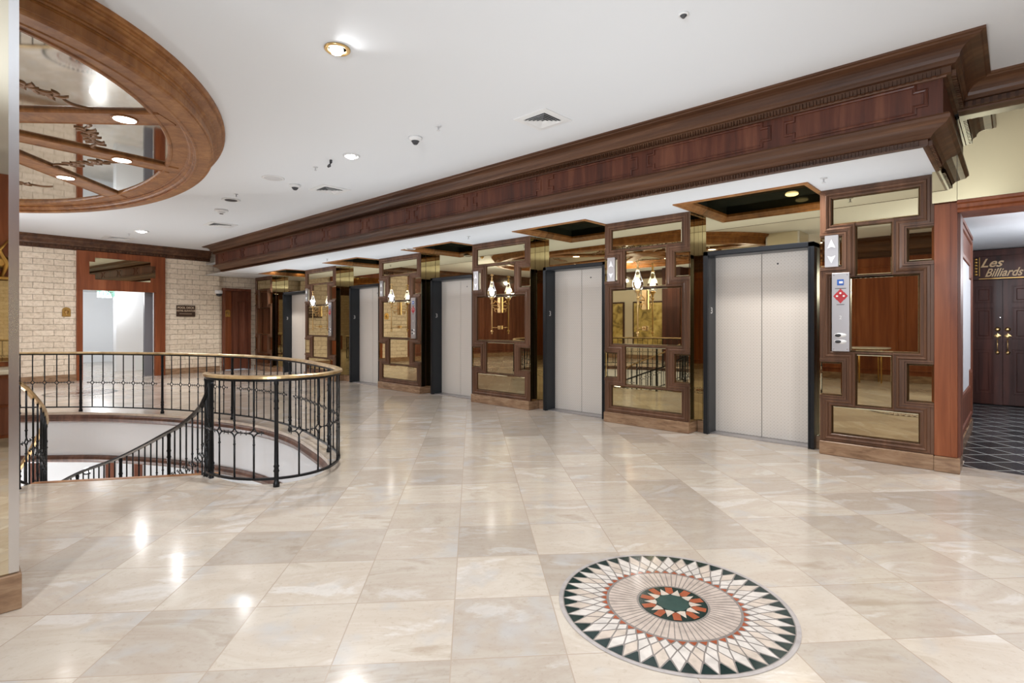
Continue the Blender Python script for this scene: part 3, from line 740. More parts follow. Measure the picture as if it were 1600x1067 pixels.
# ------------------------------------------------------------------ west doorway, white corridor, brown door
before = {o.name for o in COL.objects}
dw = thing('doorway_surround', 'red wood doorway surround with a stepped mirror panel in its head, in the brick wall', 'door surround', (-16.4, 2.98, 0))
mb = MB().cbox(-16.56, -16.43, 2.046, 2.16, 0, 2.2).cbox(-16.56, -16.43, 3.69, 3.917, 0, 2.2).box(-16.56, -16.43, 2.046, 3.917, 2.2, 3.14)
mb.box(-16.43, -16.415, 2.046, 3.917, 2.19, 2.22)
mb.build('casing', W_RED, dw)
mp = [(2.284, 2.57), (2.396, 2.57), (2.396, 2.455), (3.57, 2.455), (3.57, 2.57), (3.684, 2.57), (3.684, 2.88), (3.57, 2.88), (3.57, 2.985), (2.396, 2.985), (2.396, 2.88), (2.284, 2.88)]
mb = MB().xzprism(mp, 0, .008); mb.v = [(-16.43+b, a, c_) for a, b, c_ in mb.v]; mb.build('mirror_panel', BRONZE, dw)
struct('wall_corridor', MB().box(-24, -16.56, 5.2, 5.3, 0, 2.6).box(-20.3, -16.56, .9, 1.0, 0, 2.6).box(-24, -23.9, 1, 5.2, 0, 2.6).box(-19.0, -18.75, 3.45, 5.2, 0, 2.6), WHITE)
struct('ceiling', MB().box(-24, -16.57, .9, 5.3, 2.5, 2.6), CEIL)
MB_ = MB().cbox(-16.72, -16.62, 3.50, 3.69, 0, 2.2); o = MB_.build('open_door', GREYD); tag(o, 'grey edge of an open door at the right side of the white corridor doorway', 'door')
# corridor closet door seen as a thin outline
d3 = thing('door_3', 'plain white door in the far wall of the corridor', None, (-23.85, 2.0, 0), None, 'structure')
MB().box(-23.9, -23.87, 3.3, 3.64, 0, 2.02).build('door_leaf', WHITE, d3)
MB().box(-23.9, -23.86, 3.27, 3.3, 0, 2.05).box(-23.9, -23.86, 3.64, 3.67, 0, 2.05).box(-23.9, -23.86, 3.3, 3.64, 2.02, 2.05).build('door_casing', LTGREY, d3)
ex = thing('exit_sign', 'clear edge-lit exit sign hanging in the white corridor behind the doorway', 'sign', (-17.4, 2.87, 2.2))
MB().box(-17.41, -17.40, 2.68, 3.08, 2.06, 2.27).build('acrylic_plate', ACRYL, ex)
MB().box(-17.45, -17.36, 2.66, 3.10, 2.27, 2.32).build('mounting', PLASTIC, ex)
text('EXIT', .19, EXITG, Matrix.Translation((-17.395, 2.87, 2.155)) @ Matrix.Rotation(-PI/2, 4, 'Z') @ Matrix.Rotation(PI/2, 4, 'X') @ Matrix.Identity(4), ex, 'lettering', .002, thick=.004)
bdr = thing('door_1', 'brown panelled door in a wood casing in the corner beside the far pier', None, (-16.6, 5.85, 0), None, 'structure')
mb = MB().cbox(-16.84, -16.58, 5.44, 5.52, 0, 2.34).cbox(-16.84, -16.58, 6.20, 6.27, 0, 2.34).cbox(-16.84, -16.58, 5.44, 6.27, 2.34, 2.42)
mb.build('door_casing', W_DOOR, bdr)
mb = MB().box(-16.82, -16.74, 5.52, 6.20, .02, 2.34)
yz_loop(mb, [(5.98, .45), (6.12, .45), (6.12, 2.0), (5.98, 2.0)], [(0, 0), (.01, .015), (.03, .018), (.04, 0)], -16.74)
lf = mb.build('door_leaf', W_DOOR, bdr)
MB().box(-16.76, -16.69, 5.52, 5.74, .02, 2.34).build('side_panel', W_RED, bdr)
def plaque(label, x, y, z, s=1.):
    t_ = thing('wall_plaque', label, 'plaque', (x, y, z))
    pts = [(y-.08*s, z-.11*s), (y+.08*s, z-.11*s), (y+.08*s, z+.05*s)]+[(y+.08*s*math.cos(a*PI/6), z+.05*s+.06*s*math.sin(a*PI/6)) for a in range(1, 6)]+[(y-.08*s, z+.05*s)]
    mb = MB().xzprism(pts, 0, .01); mb.v = [(x+b, a, c_) for a, b, c_ in mb.v]; mb.build('plate', GOLD, t_)
    MB().lathe((x+.01, y, z), [(.045*s, 0), (.03*s, .012), (.02*s, .03)], 12, 'x').tube([(x+.02, y, z-.02), (x+.02, y, z-.08*s)], .012*s, 6).build('relief', BRASS, t_)
plaque('small brass arched plaque on the brick wall left of the white corridor doorway', -16.49, 1.86, 1.65)
plaque('small gold arched plaque on the wood beside the brown door', -16.685, 5.63, 1.68, .95)
s_ = thing('direction_sign', 'brown rectangular direction sign on the brick wall right of the doorway', 'sign', (-16.48, 4.43, 1.72))
MB().cbox(-16.49, -16.465, 4.20, 4.665, 1.57, 1.875, .003).build('board', SIGNB, s_)
text('POOL DECK', .075, CREAML, FACE_E(-16.463, 4.43, 1.81), s_, thick=.001)
text('HOTEL ELEVATOR', .058, CREAML, FACE_E(-16.463, 4.43, 1.725), s_, thick=.001)
MB().box(-16.466, -16.461, 4.27, 4.58, 1.64, 1.648).build('arrow', CREAML, s_)
for o in COL.objects:
    if o.name not in before: WEST.add(o.name)
before = None
s_ = thing('direction_sign', 'brown rectangular direction sign on the east brick wall, seen only in mirrors', 'sign', (3.48, .6, 1.72))
MB().cbox(3.46, 3.49, .25, .75, 1.57, 1.875, .003).build('board', SIGNB, s_)
before = {o.name for o in COL.objects}
cm = thing('security_camera', 'small white dome security camera on the brick corner beside the brown door', 'camera', (-16.42, 5.28, 2.3))
MB().lathe((-16.42, 5.27, 2.33), [(.09, 0), (.1, -.03), (.1, -.08), (.085, -.1)], 16).box(-16.5, -16.42, 5.22, 5.32, 2.27, 2.33).build('housing', PLASTIC, cm)
MB().lathe((-16.40, 5.27, 2.23), [(.08, 0), (.07, -.04), (.045, -.065), (.01, -.075)], 14).build('dome', DARKP, cm)

for o in COL.objects:
    if o.name not in before: WEST.add(o.name)
# the whole west end stands a little out of square
TURN = Matrix.Translation((-16.5, 3.2, 0)) @ Matrix.Rotation(math.radians(5.3), 4, 'Z') @ Matrix.Translation((16.5, -3.2, 0))
for o in COL.objects:
    if o.parent is None and o.name in WEST: o.matrix_world = TURN @ o.matrix_basis
# ------------------------------------------------------------------ wall sconces
def sconce(cx, s, label):
    t_ = thing('wall_sconce', label, 'wall lamp', (cx, PY, 1.7), 'glass-globed sconces on the piers')
    d = .185; y = PY-d
    MB().cbox(cx-.035, cx+.035, PY-.022, PY+.012, 1.545, 1.805, .004).build('backplate', BRASS, t_)
    MB().cbox(cx-.03, cx+.03, PY-.022, PY+.012, 1.27, 1.33, .004).build('lower_bracket', BRASS, t_)
    mb = MB().tube([(cx, y, 1.24), (cx, y, 1.77)], .010, 8)
    mb.lathe((cx, y, 1.2), [(.004, -.01), (.012, 0), (.014, .012), (.006, .02), (.022, .035), (.024, .045), (.01, .06)], 10)
    mb.lathe((cx, y, 1.68), [(.011, 0), (.02, .01), (.02, .02), (.011, .03), (.014, .07), (.035, .095), (.04, .105), (.04, .115)], 14)
    mb.build('pole', BRASS, t_)
    mb = MB().tube([(cx, y, 1.30), (cx, PY-.02, 1.30)], .007, 6)
    mb.tube([(cx, y, 1.665), (cx, PY-.02, 1.665)], .009, 6)
    for k in (0, 1):
        z0 = 1.66; sg = 1 if k else -1
        pts = [(cx, y+.02+.11*u+.025*math.sin(u*PI*2.5), z0+sg*(.055*math.sin(u*PI))+(.03 if k else -.02)) for u in [j/14 for j in range(15)]]
        mb.tube(pts, .007, 6)
    mb.tube([(cx, y+.09+.028*math.cos(a), 1.59+.028*math.sin(a)) for a in [j*.5 for j in range(11)]], .007, 6)
    mb.build('scroll_arm', BRASS, t_)
    gp = [(.042, 0), (.058, .02), (.069, .05), (.072, .08), (.066, .115), (.052, .15), (.037, .19), (.027, .225), (.02, .262)]
    MB().lathe((cx, y, 1.795), gp, 20).build('glass_globe', GLASS, t_, 'clear glass teardrop globe')
    mb = MB().lathe((cx, y, 2.055), [(.024, 0), (.026, .008), (.014, .02), (.012, .05), (.018, .06), (.008, .075), (.006, .1), (.012, .11), (.003, .13)], 12)
    for a in range(4): mb.tube([(cx, y, 2.15), (cx+.03*math.cos(a*PI/2), y+.03*math.sin(a*PI/2), 2.165), (cx+.034*math.cos(a*PI/2), y+.034*math.sin(a*PI/2), 2.15)], .004, 5)
    mb.build('finial', BRASS, t_)
    MB().lathe((cx, y, 1.83), [(.014, 0), (.028, .03), (.03, .055), (.02, .085), (.006, .115)], 14).build('bulb', BULB, t_)
    light('sconce_lamp', 'POINT', (cx, y-.03, 1.93), 6, (1, .95, .88), size=.03)
SL = ['sconce with a lit teardrop globe on the pier left of the nearest elevator', 'sconce with a lit teardrop globe on the pier right of the middle elevator', 'sconce with a lit teardrop globe on the pier left of the middle elevator', 'sconce with a lit teardrop globe on the pier behind the railing end']
for i in range(4):
    a, b = PIERS[i+1]; sconce((a+b)/2, 1, SL[i])

# ------------------------------------------------------------------ call panels and direction indicators
def call_panel(x0, x1, label, detail=True):
    t_ = thing('call_panel', label, 'elevator call panel', ((x0+x1)/2, PY-.03, 1.07), 'steel elevator call panels')
    cx = (x0+x1)/2; y = PY-.045; w_ = x1-x0
    MB().cbox(x0, x1, y, PY+.012, 1.075, 1.878, .004).build('plate', STEEL, t_)
    q = w_/.155
    MB().box(cx-.03*q, cx+.03*q, y-.003, y, 1.75, 1.81).build('blue_badge', BLUEP, t_)
    MB().box(cx-.012*q, cx+.022*q, y-.005, y-.002, 1.768, 1.792).build('white_mark', WLET, t_)
    mb = MB()
    for ox, oz in ((-.028, 0), (.028, 0), (0, .028), (0, -.028)):
        mb.xzprism([(cx+(ox*1.2-.032)*q, 1.64+oz*1.3), (cx+ox*1.2*q, 1.64+oz*1.3-.04), (cx+(ox*1.2+.032)*q, 1.64+oz*1.3), (cx+ox*1.2*q, 1.64+oz*1.3+.04)], y-.003, y)
    mb.build('red_emblem', REDP, t_)
    mb = MB()
    for ox, oz in ((-.03, 0), (.03, 0), (0, .03)): mb.lathe((cx+ox*q, y-.003, 1.64+oz), [(.010, 0), (.010, -.003)], 10, 'y')
    mb.build('emblem_ring', WLET, t_)
    mb = MB().box(cx-.05*q, cx+.05*q, y-.002, y, 1.715, 1.721).box(cx-.035*q, cx+.035*q, y-.002, y, 1.55, 1.556)
    mb.build('fine_print', GREYP, t_)
    text('2', .05, WLET, FACE_S(cx, y-.002, 1.42), t_, 'floor_number')
    for z in (1.24, 1.175):
        mb = MB().lathe((cx, y, z), [(.001, -.004), (.055*q, -.004), (.055*q, 0)], 24, 'y'); 
        mb.v = [(vx, vy, z+(vz-z)*.42) for vx, vy, vz in mb.v]; mb.build('button_surround', WLET, t_)
        mb = MB().lathe((cx-.022*q, y-.004, z), [(.001, -.004), (.028*q, -.004), (.028*q, 0)], 20, 'y'); mb.v = [(vx, vy, z+(vz-z)*.6) for vx, vy, vz in mb.v]; mb.build('button', DARKP, t_)
    mb = MB()
    for sx in (-1, 1):
        for z in (1.10, 1.855): mb.lathe((cx+sx*(w_/2-.018), y, z), [(.006, 0), (.005, -.003)], 8, 'y')
    mb.build('screw_pattern', CHROME, t_)
call_panel(-1.376, -1.222, 'steel call panel with a blue badge and red emblem on the narrow right-hand pier')
call_panel(-8.67, -8.52, 'steel call panel on the right of the pier left of the middle elevator')
call_panel(-12.02, -11.87, 'steel call panel on the pier behind the railing end')
IL = ['steel up-and-down arrow indicator on the narrow right-hand pier', 'steel up-and-down arrow indicator beside the second elevator from the right', 'steel up-and-down arrow indicator right of the middle elevator', 'steel up-and-down arrow indicator on the pier left of the middle elevator', 'steel up-and-down arrow indicator behind the railing end']
for i in range(5):
    x0 = PIERS[i][0]+.048; wd = .122
    t_ = thing('direction_indicator', IL[i], 'elevator indicator', (x0+wd/2, PY-.01, 2.11), 'elevator arrow indicators')
    y = PY-.022; MB().cbox(x0, x0+wd, y, PY+.013, 1.945, 2.275, .003).build('plate', STEEL, t_)
    cx = x0+wd/2
    mb = MB().xzprism([(cx-.036, 2.14), (cx, 2.155), (cx+.036, 2.14), (cx, 2.23)], y-.004, y); mb.build('up_arrow', WLET, t_)
    mb = MB().xzprism([(cx-.036, 2.06), (cx, 1.985), (cx+.036, 2.06), (cx, 2.047)], y-.004, y); mb.build('down_arrow', WLET, t_)

# ------------------------------------------------------------------ railings
def baluster_mesh():
    mb = MB(); zc = .45; h = .055; w_ = .046
    mb.tube([(0, 0, .07), (0, 0, zc-h)], .0078, 6).tube([(0, 0, zc+h), (0, 0, .885)], .0078, 6)
    mb.lathe((0, 0, zc-h-.05), [(.008, 0), (.012, .008), (.008, .016)], 6).lathe((0, 0, zc+h+.035), [(.008, 0), (.012, .008), (.008, .016)], 6)
    for sx in (-1, 1):
        for sz in (-1, 1):
            pts = []
            for k in range(7):
                u = k/6; r = (1-u); pts.append((sx*w_*(1-r**.55 if False else 1-math.cos(u*PI/2)), 0, zc+sz*h*(1-math.sin(u*PI/2))))
            mb.tube(pts, .006, 5)
        mb.tube([(sx*w_, 0, zc), (sx*.079, 0, zc)], .005, 5)
        mb.tube([(sx*.062, 0, zc-.017), (sx*.068, 0, zc), (sx*.062, 0, zc+.017)], .004, 5)
        mb.lathe((sx*.079, 0, zc), [(.001, -.008), (.009, 0), (.001, .008)], 6)
    return mb.mesh('baluster', IRON)
def post_mesh():
    mb = MB().lathe((0, 0, 0), [(.026, .0), (.026, .03), (.019, .04), (.019, .12), (.025, .13), (.019, .145), (.019, .16), (.024, .17), (.018, .185), (.0165, .4), (.0165, .64), (.022, .65), (.0165, .665), (.0165, .7), (.022, .71), (.0165, .73), (.016, .84), (.02, .86), (.016, .885)], 12)
    return mb.mesh('post', IRON)
BAL, POST = baluster_mesh(), post_mesh()
def railing(label, path, ends=(True, True), step=.163, per=8, H=.905, first=0):
    c_ = path[len(path)//2]
    t_ = thing('gallery_railing', label, 'railing', (c_.x, c_.y, 0))
    P = [Vector((p.x, p.y)) for p in path]
    n = len(P)
    mb = MB(); pl = [(p.x, p.y) for p in P]
    mb.sweep(pl, [(.034, H-.004), (.03, H+.014), (.012, H+.022), (-.012, H+.022), (-.03, H+.014), (-.034, H-.004), (-.018, H-.01), (.018, H-.01)], smooth=False)
    mb.build('handrail', RAILM, t_)
    MB().sweep(pl, [(.016, H-.028), (.016, H-.01), (-.016, H-.01), (-.016, H-.028)]).build('top_bar', IRON, t_)
    MB().sweep(pl, [(.012, .06), (.012, .078), (-.012, .078), (-.012, .06)]).build('bottom_bar', IRON, t_)
    S = resample(P, step); m = len(S)
    for i, p in enumerate(S):
        a, b = S[max(0, i-1)], S[min(m-1, i+1)]; ang = math.atan2((b-a).y, (b-a).x)
        M = Matrix.Translation((p.x-c_.x, p.y-c_.y, 0)) @ Matrix.Rotation(ang, 4, 'Z')
        if (i+first) % per == 0 or i in (0, m-1): place(POST, 'post', t_, M)
        else: place(BAL, 'baluster', t_, M)
    return t_
RN3 = [Vector((p.x, p.y)) for p in RN]; RS3 = [Vector((p.x, p.y)) for p in RS]
railing('long curved wrought iron railing with brass handrail wrapping the round end of the stair opening', RN3, first=3, step=.178)
railing('short glimpse of iron railing with brass handrail just behind the left pillar', RS3)
# stair rails
def stair_rail(label, pts, rail_mat):
    C = resample(catmull(pts, 8), .15); c_ = C[0]
    t_ = thing('stair_railing', label, 'railing', (c_.x, c_.y, c_.z-.9))
    mb = MB(); R = []
    for i, p in enumerate(C):
        a, b = C[max(0, i-1)], C[min(len(C)-1, i+1)]; d = (b-a); n2 = Vector((-d.y, d.x, 0)).normalized()
        R.append([p+n2*.026+Vector((0, 0, -.008)), p+n2*.022+Vector((0, 0, .012)), p-n2*.022+Vector((0, 0, .012)), p-n2*.026+Vector((0, 0, -.008)), p-n2*.012+Vector((0, 0, -.02)), p+n2*.012+Vector((0, 0, -.02))])
    mb.rings(R, True, True); mb.build('handrail', rail_mat, t_)
    MB().tube([p+Vector((0, 0, -.80)) for p in C], .011, 6).build('bottom_bar', IRON, t_)
    for i, p in enumerate(C):
        a, b = C[max(0, i-1)], C[min(len(C)-1, i+1)]; ang = math.atan2((b-a).y, (b-a).x)
        M = Matrix.Translation((p.x-c_.x, p.y-c_.y, p.z-c_.z+.0)) @ Matrix.Rotation(ang, 4, 'Z')
        if i % 8 == 0: place(POST, 'post', t_, M)
        else: place(BAL, 'baluster', t_, M)
    return t_
stair_rail('descending iron stair railing curving down to the left inside the opening', [(-5.13, 1.57, .86), (-5.25, 1.545, .66), (-5.5, 1.545, .53), (-5.8, 1.515, .39), (-6.15, 1.48, .27), (-6.75, 1.385, .05), (-7.35, 1.26, -.165), (-8.4, 1.03, -.50), (-9.2, .6, -.95), (-9.7, .0, -1.4), (-9.8, -.7, -1.8)], IRON)
stair_rail('descending iron stair railing with brass rail starting beside the left pillar', [(-5.94, .37, .87), (-6.05, .425, .815), (-6.2, .492, .71), (-6.5, .57, .58), (-6.9, .629, .409), (-7.25, .62, .24), (-7.8, .5, -.2), (-8.25, .2, -.75), (-8.45, -.25, -1.25), (-8.5, -.7, -1.65)], RAILM)
# landing edge and steps
stair = thing('staircase', 'curved marble staircase with wooden nosing going down from the landing edge', 'stairs', (-6, 1, 0))
MB().sweep([(-5.25, 1.66), (-6.07, .47)], [(-.03, -.04), (-.03, .004), (.02, .004), (.03, -.01), (.02, -.04)]).build('landing_nosing', W_OVAL, stair)
O = catmull([Vector((-5.25, 1.62, 0)), Vector((-6.3, 1.5, 0)), Vector((-7.5, 1.28, 0)), Vector((-8.6, 1.0, 0)), Vector((-9.4, .5, 0)), Vector((-9.85, -.2, 0)), Vector((-9.9, -1.2, 0))], 6)
I = catmull([Vector((-6.07, .5, 0)), Vector((-6.6, .55, 0)), Vector((-7.1, .58, 0)), Vector((-7.7, .5, 0)), Vector((-8.1, .25, 0)), Vector((-8.4, -.3, 0)), Vector((-8.5, -1.1, 0))], 6)
N = 18; O = resample(O, .01); I = resample(I, .01)
for k in range(N):
    z = -.17*(k+1)
    g = lambda L, u: L[min(len(L)-1, int(u*(len(L)-1)))]
    a, b, c_, d = g(O, k/N), g(O, (k+1)/N), g(I, (k+1)/N), g(I, k/N)
    mb = MB(); mb.prism([(a.x, a.y), (b.x, b.y), (c_.x, c_.y), (d.x, d.y)], z-.16, z); mb.build('tread', KERB, stair)

# ------------------------------------------------------------------ lower hall seen through the opening
LZ = -3.6
struct('floor', MB().box(-15.5, -2.5, -5.8, 5.2, LZ-.05, LZ), MARBLE)
struct('wall_lower', MB().box(-15.6, -15.4, -5.8, 5.2, LZ, -.77).box(-15.5, -2.5, 5.2, 5.4, LZ, -.77).box(-15.5, -2.5, -6, -5.8, LZ, -.77).box(-2.5, -2.2, -5.8, 5.2, LZ, -.77), WHITE)
lc = MB().holed([(-15.5, -5.8), (-2.5, -5.8), (-2.5, 5.2), (-15.5, 5.2)], [[(p[0]-miter(edge, i, False)[0]*.1, p[1]-miter(edge, i, False)[1]*.1) for i, p in enumerate(edge)]], -.765, False)
struct('ceiling', lc, CEIL)
for j, (y0, lab) in enumerate(((1.15, 'brown wood door frame at the left on the floor below'), (3.0, 'brown wood door frame at the right on the floor below'))):
    o = MB().box(-15.4, -15.3, y0, y0+.16, LZ, -.78).box(-15.4, -15.3, y0+1.3, y0+1.46, LZ, -.78).box(-15.4, -15.3, y0, y0+1.46, -1.2, -1.02).build('lower_door_frame', W_DOOR); tag(o, lab, 'door frame')
MB_ = thing('globe_lamp', 'small white globe lamp on an iron bracket on the floor below', 'wall lamp', (-13, 2.2, -1.2))
MB().lathe((-12.5, 1.72, -1.35), [(.01, -.055), (.045, -.035), (.055, 0), (.045, .035), (.01, .055)], 16).build('globe', emit('lit_globe', (1, .98, .95), 3), MB_)
MB().lathe((-12.5, 1.72, -1.35), [(.05, -.075), (.06, -.06), (.04, -.05)], 12).tube([(-12.5, 1.72, -.765), (-12.5, 1.72, -1.2)], .012, 6).build('bracket', IRON, MB_)

# ------------------------------------------------------------------ oval ceiling feature
ov = thing('oval_ceiling_mirror', 'large oval wood-rimmed mirror ceiling feature with radiating ribs above the stairwell', 'ceiling feature', (OC[0], OC[1], 3.4))
def eprof(prof, n=128):
    R = []
    for k in range(n+1):
        a = 2*PI*k/n; R.append([(OC[0]+(OA-o)*math.cos(a), OC[1]+(OB-o)*math.sin(a), z) for o, z in prof])
    return MB().rings(R, True, False, False)
rim = [(0, ZC), (0, 3.40), (.012, 3.39), (.03, 3.388), (.034, 3.372), (.03, 3.36), (.045, 3.352), (.07, 3.345), (.085, 3.33), (.09, 3.312), (.078, 3.308), (.078, 3.298), (.098, 3.296), (.106, 3.286), (.10, 3.276), (.118, 3.27), (.12, 3.215), (.112, 3.212), (.112, 3.204), (.126, 3.202), (.132, 3.19), (.15, 3.183), (.255, 3.18), (.265, 3.172), (.28, 3.172), (.29, 3.185), (.284, 3.20), (.305, 3.205), (.31, 3.225), (.335, 3.228), (.345, 3.24), (.338, 3.25), (.36, 3.256), (.36, 3.42)]
eprof(rim).build('moulded_rim', W_OVAL, ov)
eprof([(.34, 3.262), (.50, 3.262), (.51, 3.25), (.53, 3.248), (.545, 3.262), (.555, 3.29), (.34, 3.29)]).build('inner_band', W_OVAL, ov)
# mirror panel
IA, IB = OA-.53, OB-.53
pts = ell(IA+.02, IB+.02, 96)
mb = MB()
for k in range(96): mb.quad((OC[0]+.9, OC[1], 3.28), (*pts[(k+1) % 96], 3.28), (*pts[k], 3.28))
mb.build('mirror_panel', CMIR, ov)
RC = Vector((-7.3, -.28)); LAMPS = [(-5.99, 1.10), (-7.50, 1.35), (-8.92, 1.01)]
angs = [math.atan2(y-RC.y, x-RC.x) for x, y in LAMPS]+[math.radians(q) for q in (186, 227, 272, 318, 2)]
def ray_ell(a):
    lo_, hi = 0, 8
    for _ in range(40):
        m_ = (lo_+hi)/2; x, y = RC.x+m_*math.cos(a)-OC[0], RC.y+m_*math.sin(a)-OC[1]
        if (x/IA)**2+(y/IB)**2 < 1: lo_ = m_
        else: hi = m_
    return lo_
for a in angs:
    L_ = ray_ell(a); u = Vector((math.cos(a), math.sin(a))); nn = Vector((-u.y, u.x))
    prof = [(.15, 3.279), (.15, 3.260), (.135, 3.248), (.12, 3.257), (.11, 3.257), (-.11, 3.257), (-.12, 3.257), (-.135, 3.248), (-.15, 3.260), (-.15, 3.279)]
    MB().sweep([tuple(RC), tuple(RC+u*(L_+.1))], prof).build('rib', W_OVAL, ov)
mb = MB().lathe((RC.x, RC.y, 3.25), [(.5, .02), (.5, 0), (.42, -.015), (.2, -.03), (.02, -.05)], 32).build('centre_boss', W_OVAL, ov)
for i, a in enumerate(angs):
    d = (Vector(LAMPS[i])-RC).length if i < 3 else ray_ell(a)*.62
    p = RC+Vector((math.cos(a), math.sin(a)))*d
    MB().lathe((p.x, p.y, 3.252), [(.105, .01), (.105, -.004), (.09, -.006)], 24).build('lamp_ring', W_OVAL, ov)
    MB().lathe((p.x, p.y, 3.245), [(.09, .01), (.09, -.002)], 24).build('lamp_lens', LENS, ov)
    light('rib_lamp', 'SPOT', (p.x, p.y, 3.23), 30, WARM, (0, 0, 0), .04, 2.5, 1)
ORN = plain('bronze_leaf', (.20, .095, .035), .45, .3)
# gilt floral ornaments
def leaf(mb, c_, a, L_, w_):
    u = Vector((math.cos(a), math.sin(a))); n2 = Vector((-u.y, u.x)); P = []
    for k in range(9):
        s = k/8; P.append((c_+u*L_*s+n2*L_*.25*math.sin(PI*s), w_*math.sin(PI*min(1, s*1.05))**.8*.5 if 0 < s < 1 else .001))
    R = [[(q.x+n2.x*h, q.y+n2.y*h, 3.279), (q.x+n2.x*h*.5, q.y+n2.y*h*.5, 3.268), (q.x-n2.x*h*.5, q.y-n2.y*h*.5, 3.268), (q.x-n2.x*h, q.y-n2.y*h, 3.279)] for q, h in P]
    mb.rings(R, True, True)
srt = sorted(a % (2*PI) for a in angs)
for i, a in enumerate(srt):
    b = srt[(i+1) % len(srt)]; b = b if b > a else b+2*PI
    mid = (a+b)/2; L_ = ray_ell(mid)*.66; c0 = RC+Vector((math.cos(mid), math.sin(mid)))*L_; r = mid+PI/2
    mb = MB()
    for sg in (-1, 1):
        u = Vector((math.cos(r), math.sin(r)))*sg; v = Vector((math.cos(mid), math.sin(mid)))
        leaf(mb, c0+u*.27, r+(0 if sg > 0 else PI), .24, .045)
        for da in (.9, -.9, 2.2, -2.2): leaf(mb, c0+u*.2, r+(0 if sg > 0 else PI)+da, .11, .055)
        leaf(mb, c0+u*.07, r+(0 if sg > 0 else PI)+.5, .12, .05); leaf(mb, c0+u*.07, r+(0 if sg > 0 else PI)-.5, .12, .05)
    for q in range(5): leaf(mb, c0, mid+q*2*PI/5, .09, .055)
    mb.build('gilt_ornament', ORN, ov)

# ------------------------------------------------------------------ floor medallions
def medallion(label, cx, cy, R, rot=0., s3=True):
    t_ = thing('floor_medallion', label, 'mosaic', (cx, cy, 0))
    z = .0015
    def pol(r, a): return (cx+R*r*math.cos(a+rot), cy+R*r*math.sin(a+rot))
    names = ['mos_grout', 'mos_green', 'mos_cream', 'mos_pale', 'mos_red', 'mos_rose', 'mos_stone', 'mos_jade']
    def disc(r0, r1, zz, idx, n=96):
        mb = MB(); 
        for k in range(n):
            a, b = 2*PI*k/n, 2*PI*(k+1)/n
            if r0 > 0: mb.quad((*pol(r0, a), zz), (*pol(r1, a), zz), (*pol(r1, b), zz), (*pol(r0, b), zz))
            else: mb.quad((cx, cy, zz), (*pol(r1, a), zz), (*pol(r1, b), zz))
        return mb
    disc(0, .985, z, 0).build('grout_bed', MATS['mos_grout'], t_)
    disc(.965, 1.0, z+.0006, 0).build('stone_border', MATS['mos_stone'], t_)
    N = 44; d = 2*PI/N; gap = .93
    def tile(mb, P, sh=.92):
        c = (sum(p[0] for p in P)/len(P), sum(p[1] for p in P)/len(P))
        Q = []
        for p in P:
            dx, dy = p[0]-c[0], p[1]-c[1]; l = math.hypot(dx, dy); f = max(.2, 1-.0035/max(l, 1e-6)*1.0); Q.append((c[0]+dx*f, c[1]+dy*f, z+.001))
        mb.quad(*Q)
    g, cr, pa, re = MB(), MB(), MB(), MB()
    # outer ring: dark triangles, three rows of kite tiles, red teeth
    for k in range(N):
        a = k*d
        tile(g, [pol(.962, a-d*.47), pol(.962, a+d*.47), pol(.835, a+d*.05), pol(.835, a-d*.05)])
        tile(cr if k % 2 else pa, [pol(.958, a+d*.5), pol(.82, a+d*.97), pol(.705, a+d*.5), pol(.82, a+d*.03)])
        tile(pa if k % 3 else cr, [pol(.82, a), pol(.705, a+d*.47), pol(.635, a), pol(.705, a-d*.47)])
        tile(pa, [pol(.70, a+d*.5), pol(.635, a+d*.95), pol(.578, a+d*.5), pol(.635, a+d*.05)])
        tile(re, [pol(.63, a), pol(.575, a+d*.46), pol(.575, a-d*.46)])
    g.build('dark_triangle_pattern', MATS['mos_green'], t_); cr.build('cream_kite_pattern', MATS['mos_cream'], t_); pa.build('pale_kite_pattern', MATS['mos_pale'], t_); re.build('red_tooth_pattern', MATS['mos_red'], t_)
    ro = MB(); n2 = 64; e2 = 2*PI/n2
    for k in range(n2): tile(ro, [pol(.305, (k+.11)*e2), pol(.562, (k+.06)*e2), pol(.562, (k+.94)*e2), pol(.305, (k+.89)*e2)])
    ro.build('rose_ray_pattern', MATS['mos_rose'], t_)
    disc(0, .293, z+.0008, 0, 48).build('centre_ground', MATS['mos_green'], t_)
    r2, c2 = MB(), MB(); m = 10; e = 2*PI/m
    z += .0006
    for k in range(m):
        a = k*e
        tile(r2, [pol(.285, a), pol(.215, a+e*.36), pol(.155, a), pol(.215, a-e*.36)] if False else [pol(.286, a-e*.2), pol(.286, a+e*.2), pol(.185, a+e*.33), pol(.15, a), pol(.185, a-e*.33)])
        tile(c2, [pol(.15, a), pol(.255, a+e*.5), pol(.15, a+e), pol(.13, a+e*.5)])
    r2.build('red_petal_pattern', MATS['mos_red'], t_); c2.build('cream_point_pattern', MATS['mos_cream'], t_)
    disc(0, .138, z+.0022, 0, 40).build('jade_centre', MATS['mos_jade'], t_)
medallion('round marble mosaic medallion in the foreground floor with a dark green centre', -1.205, 2.40, .548, .3)
medallion('round marble mosaic medallion in the far floor in front of the corridor doorway', -13.4, 1.75, .6, .1)

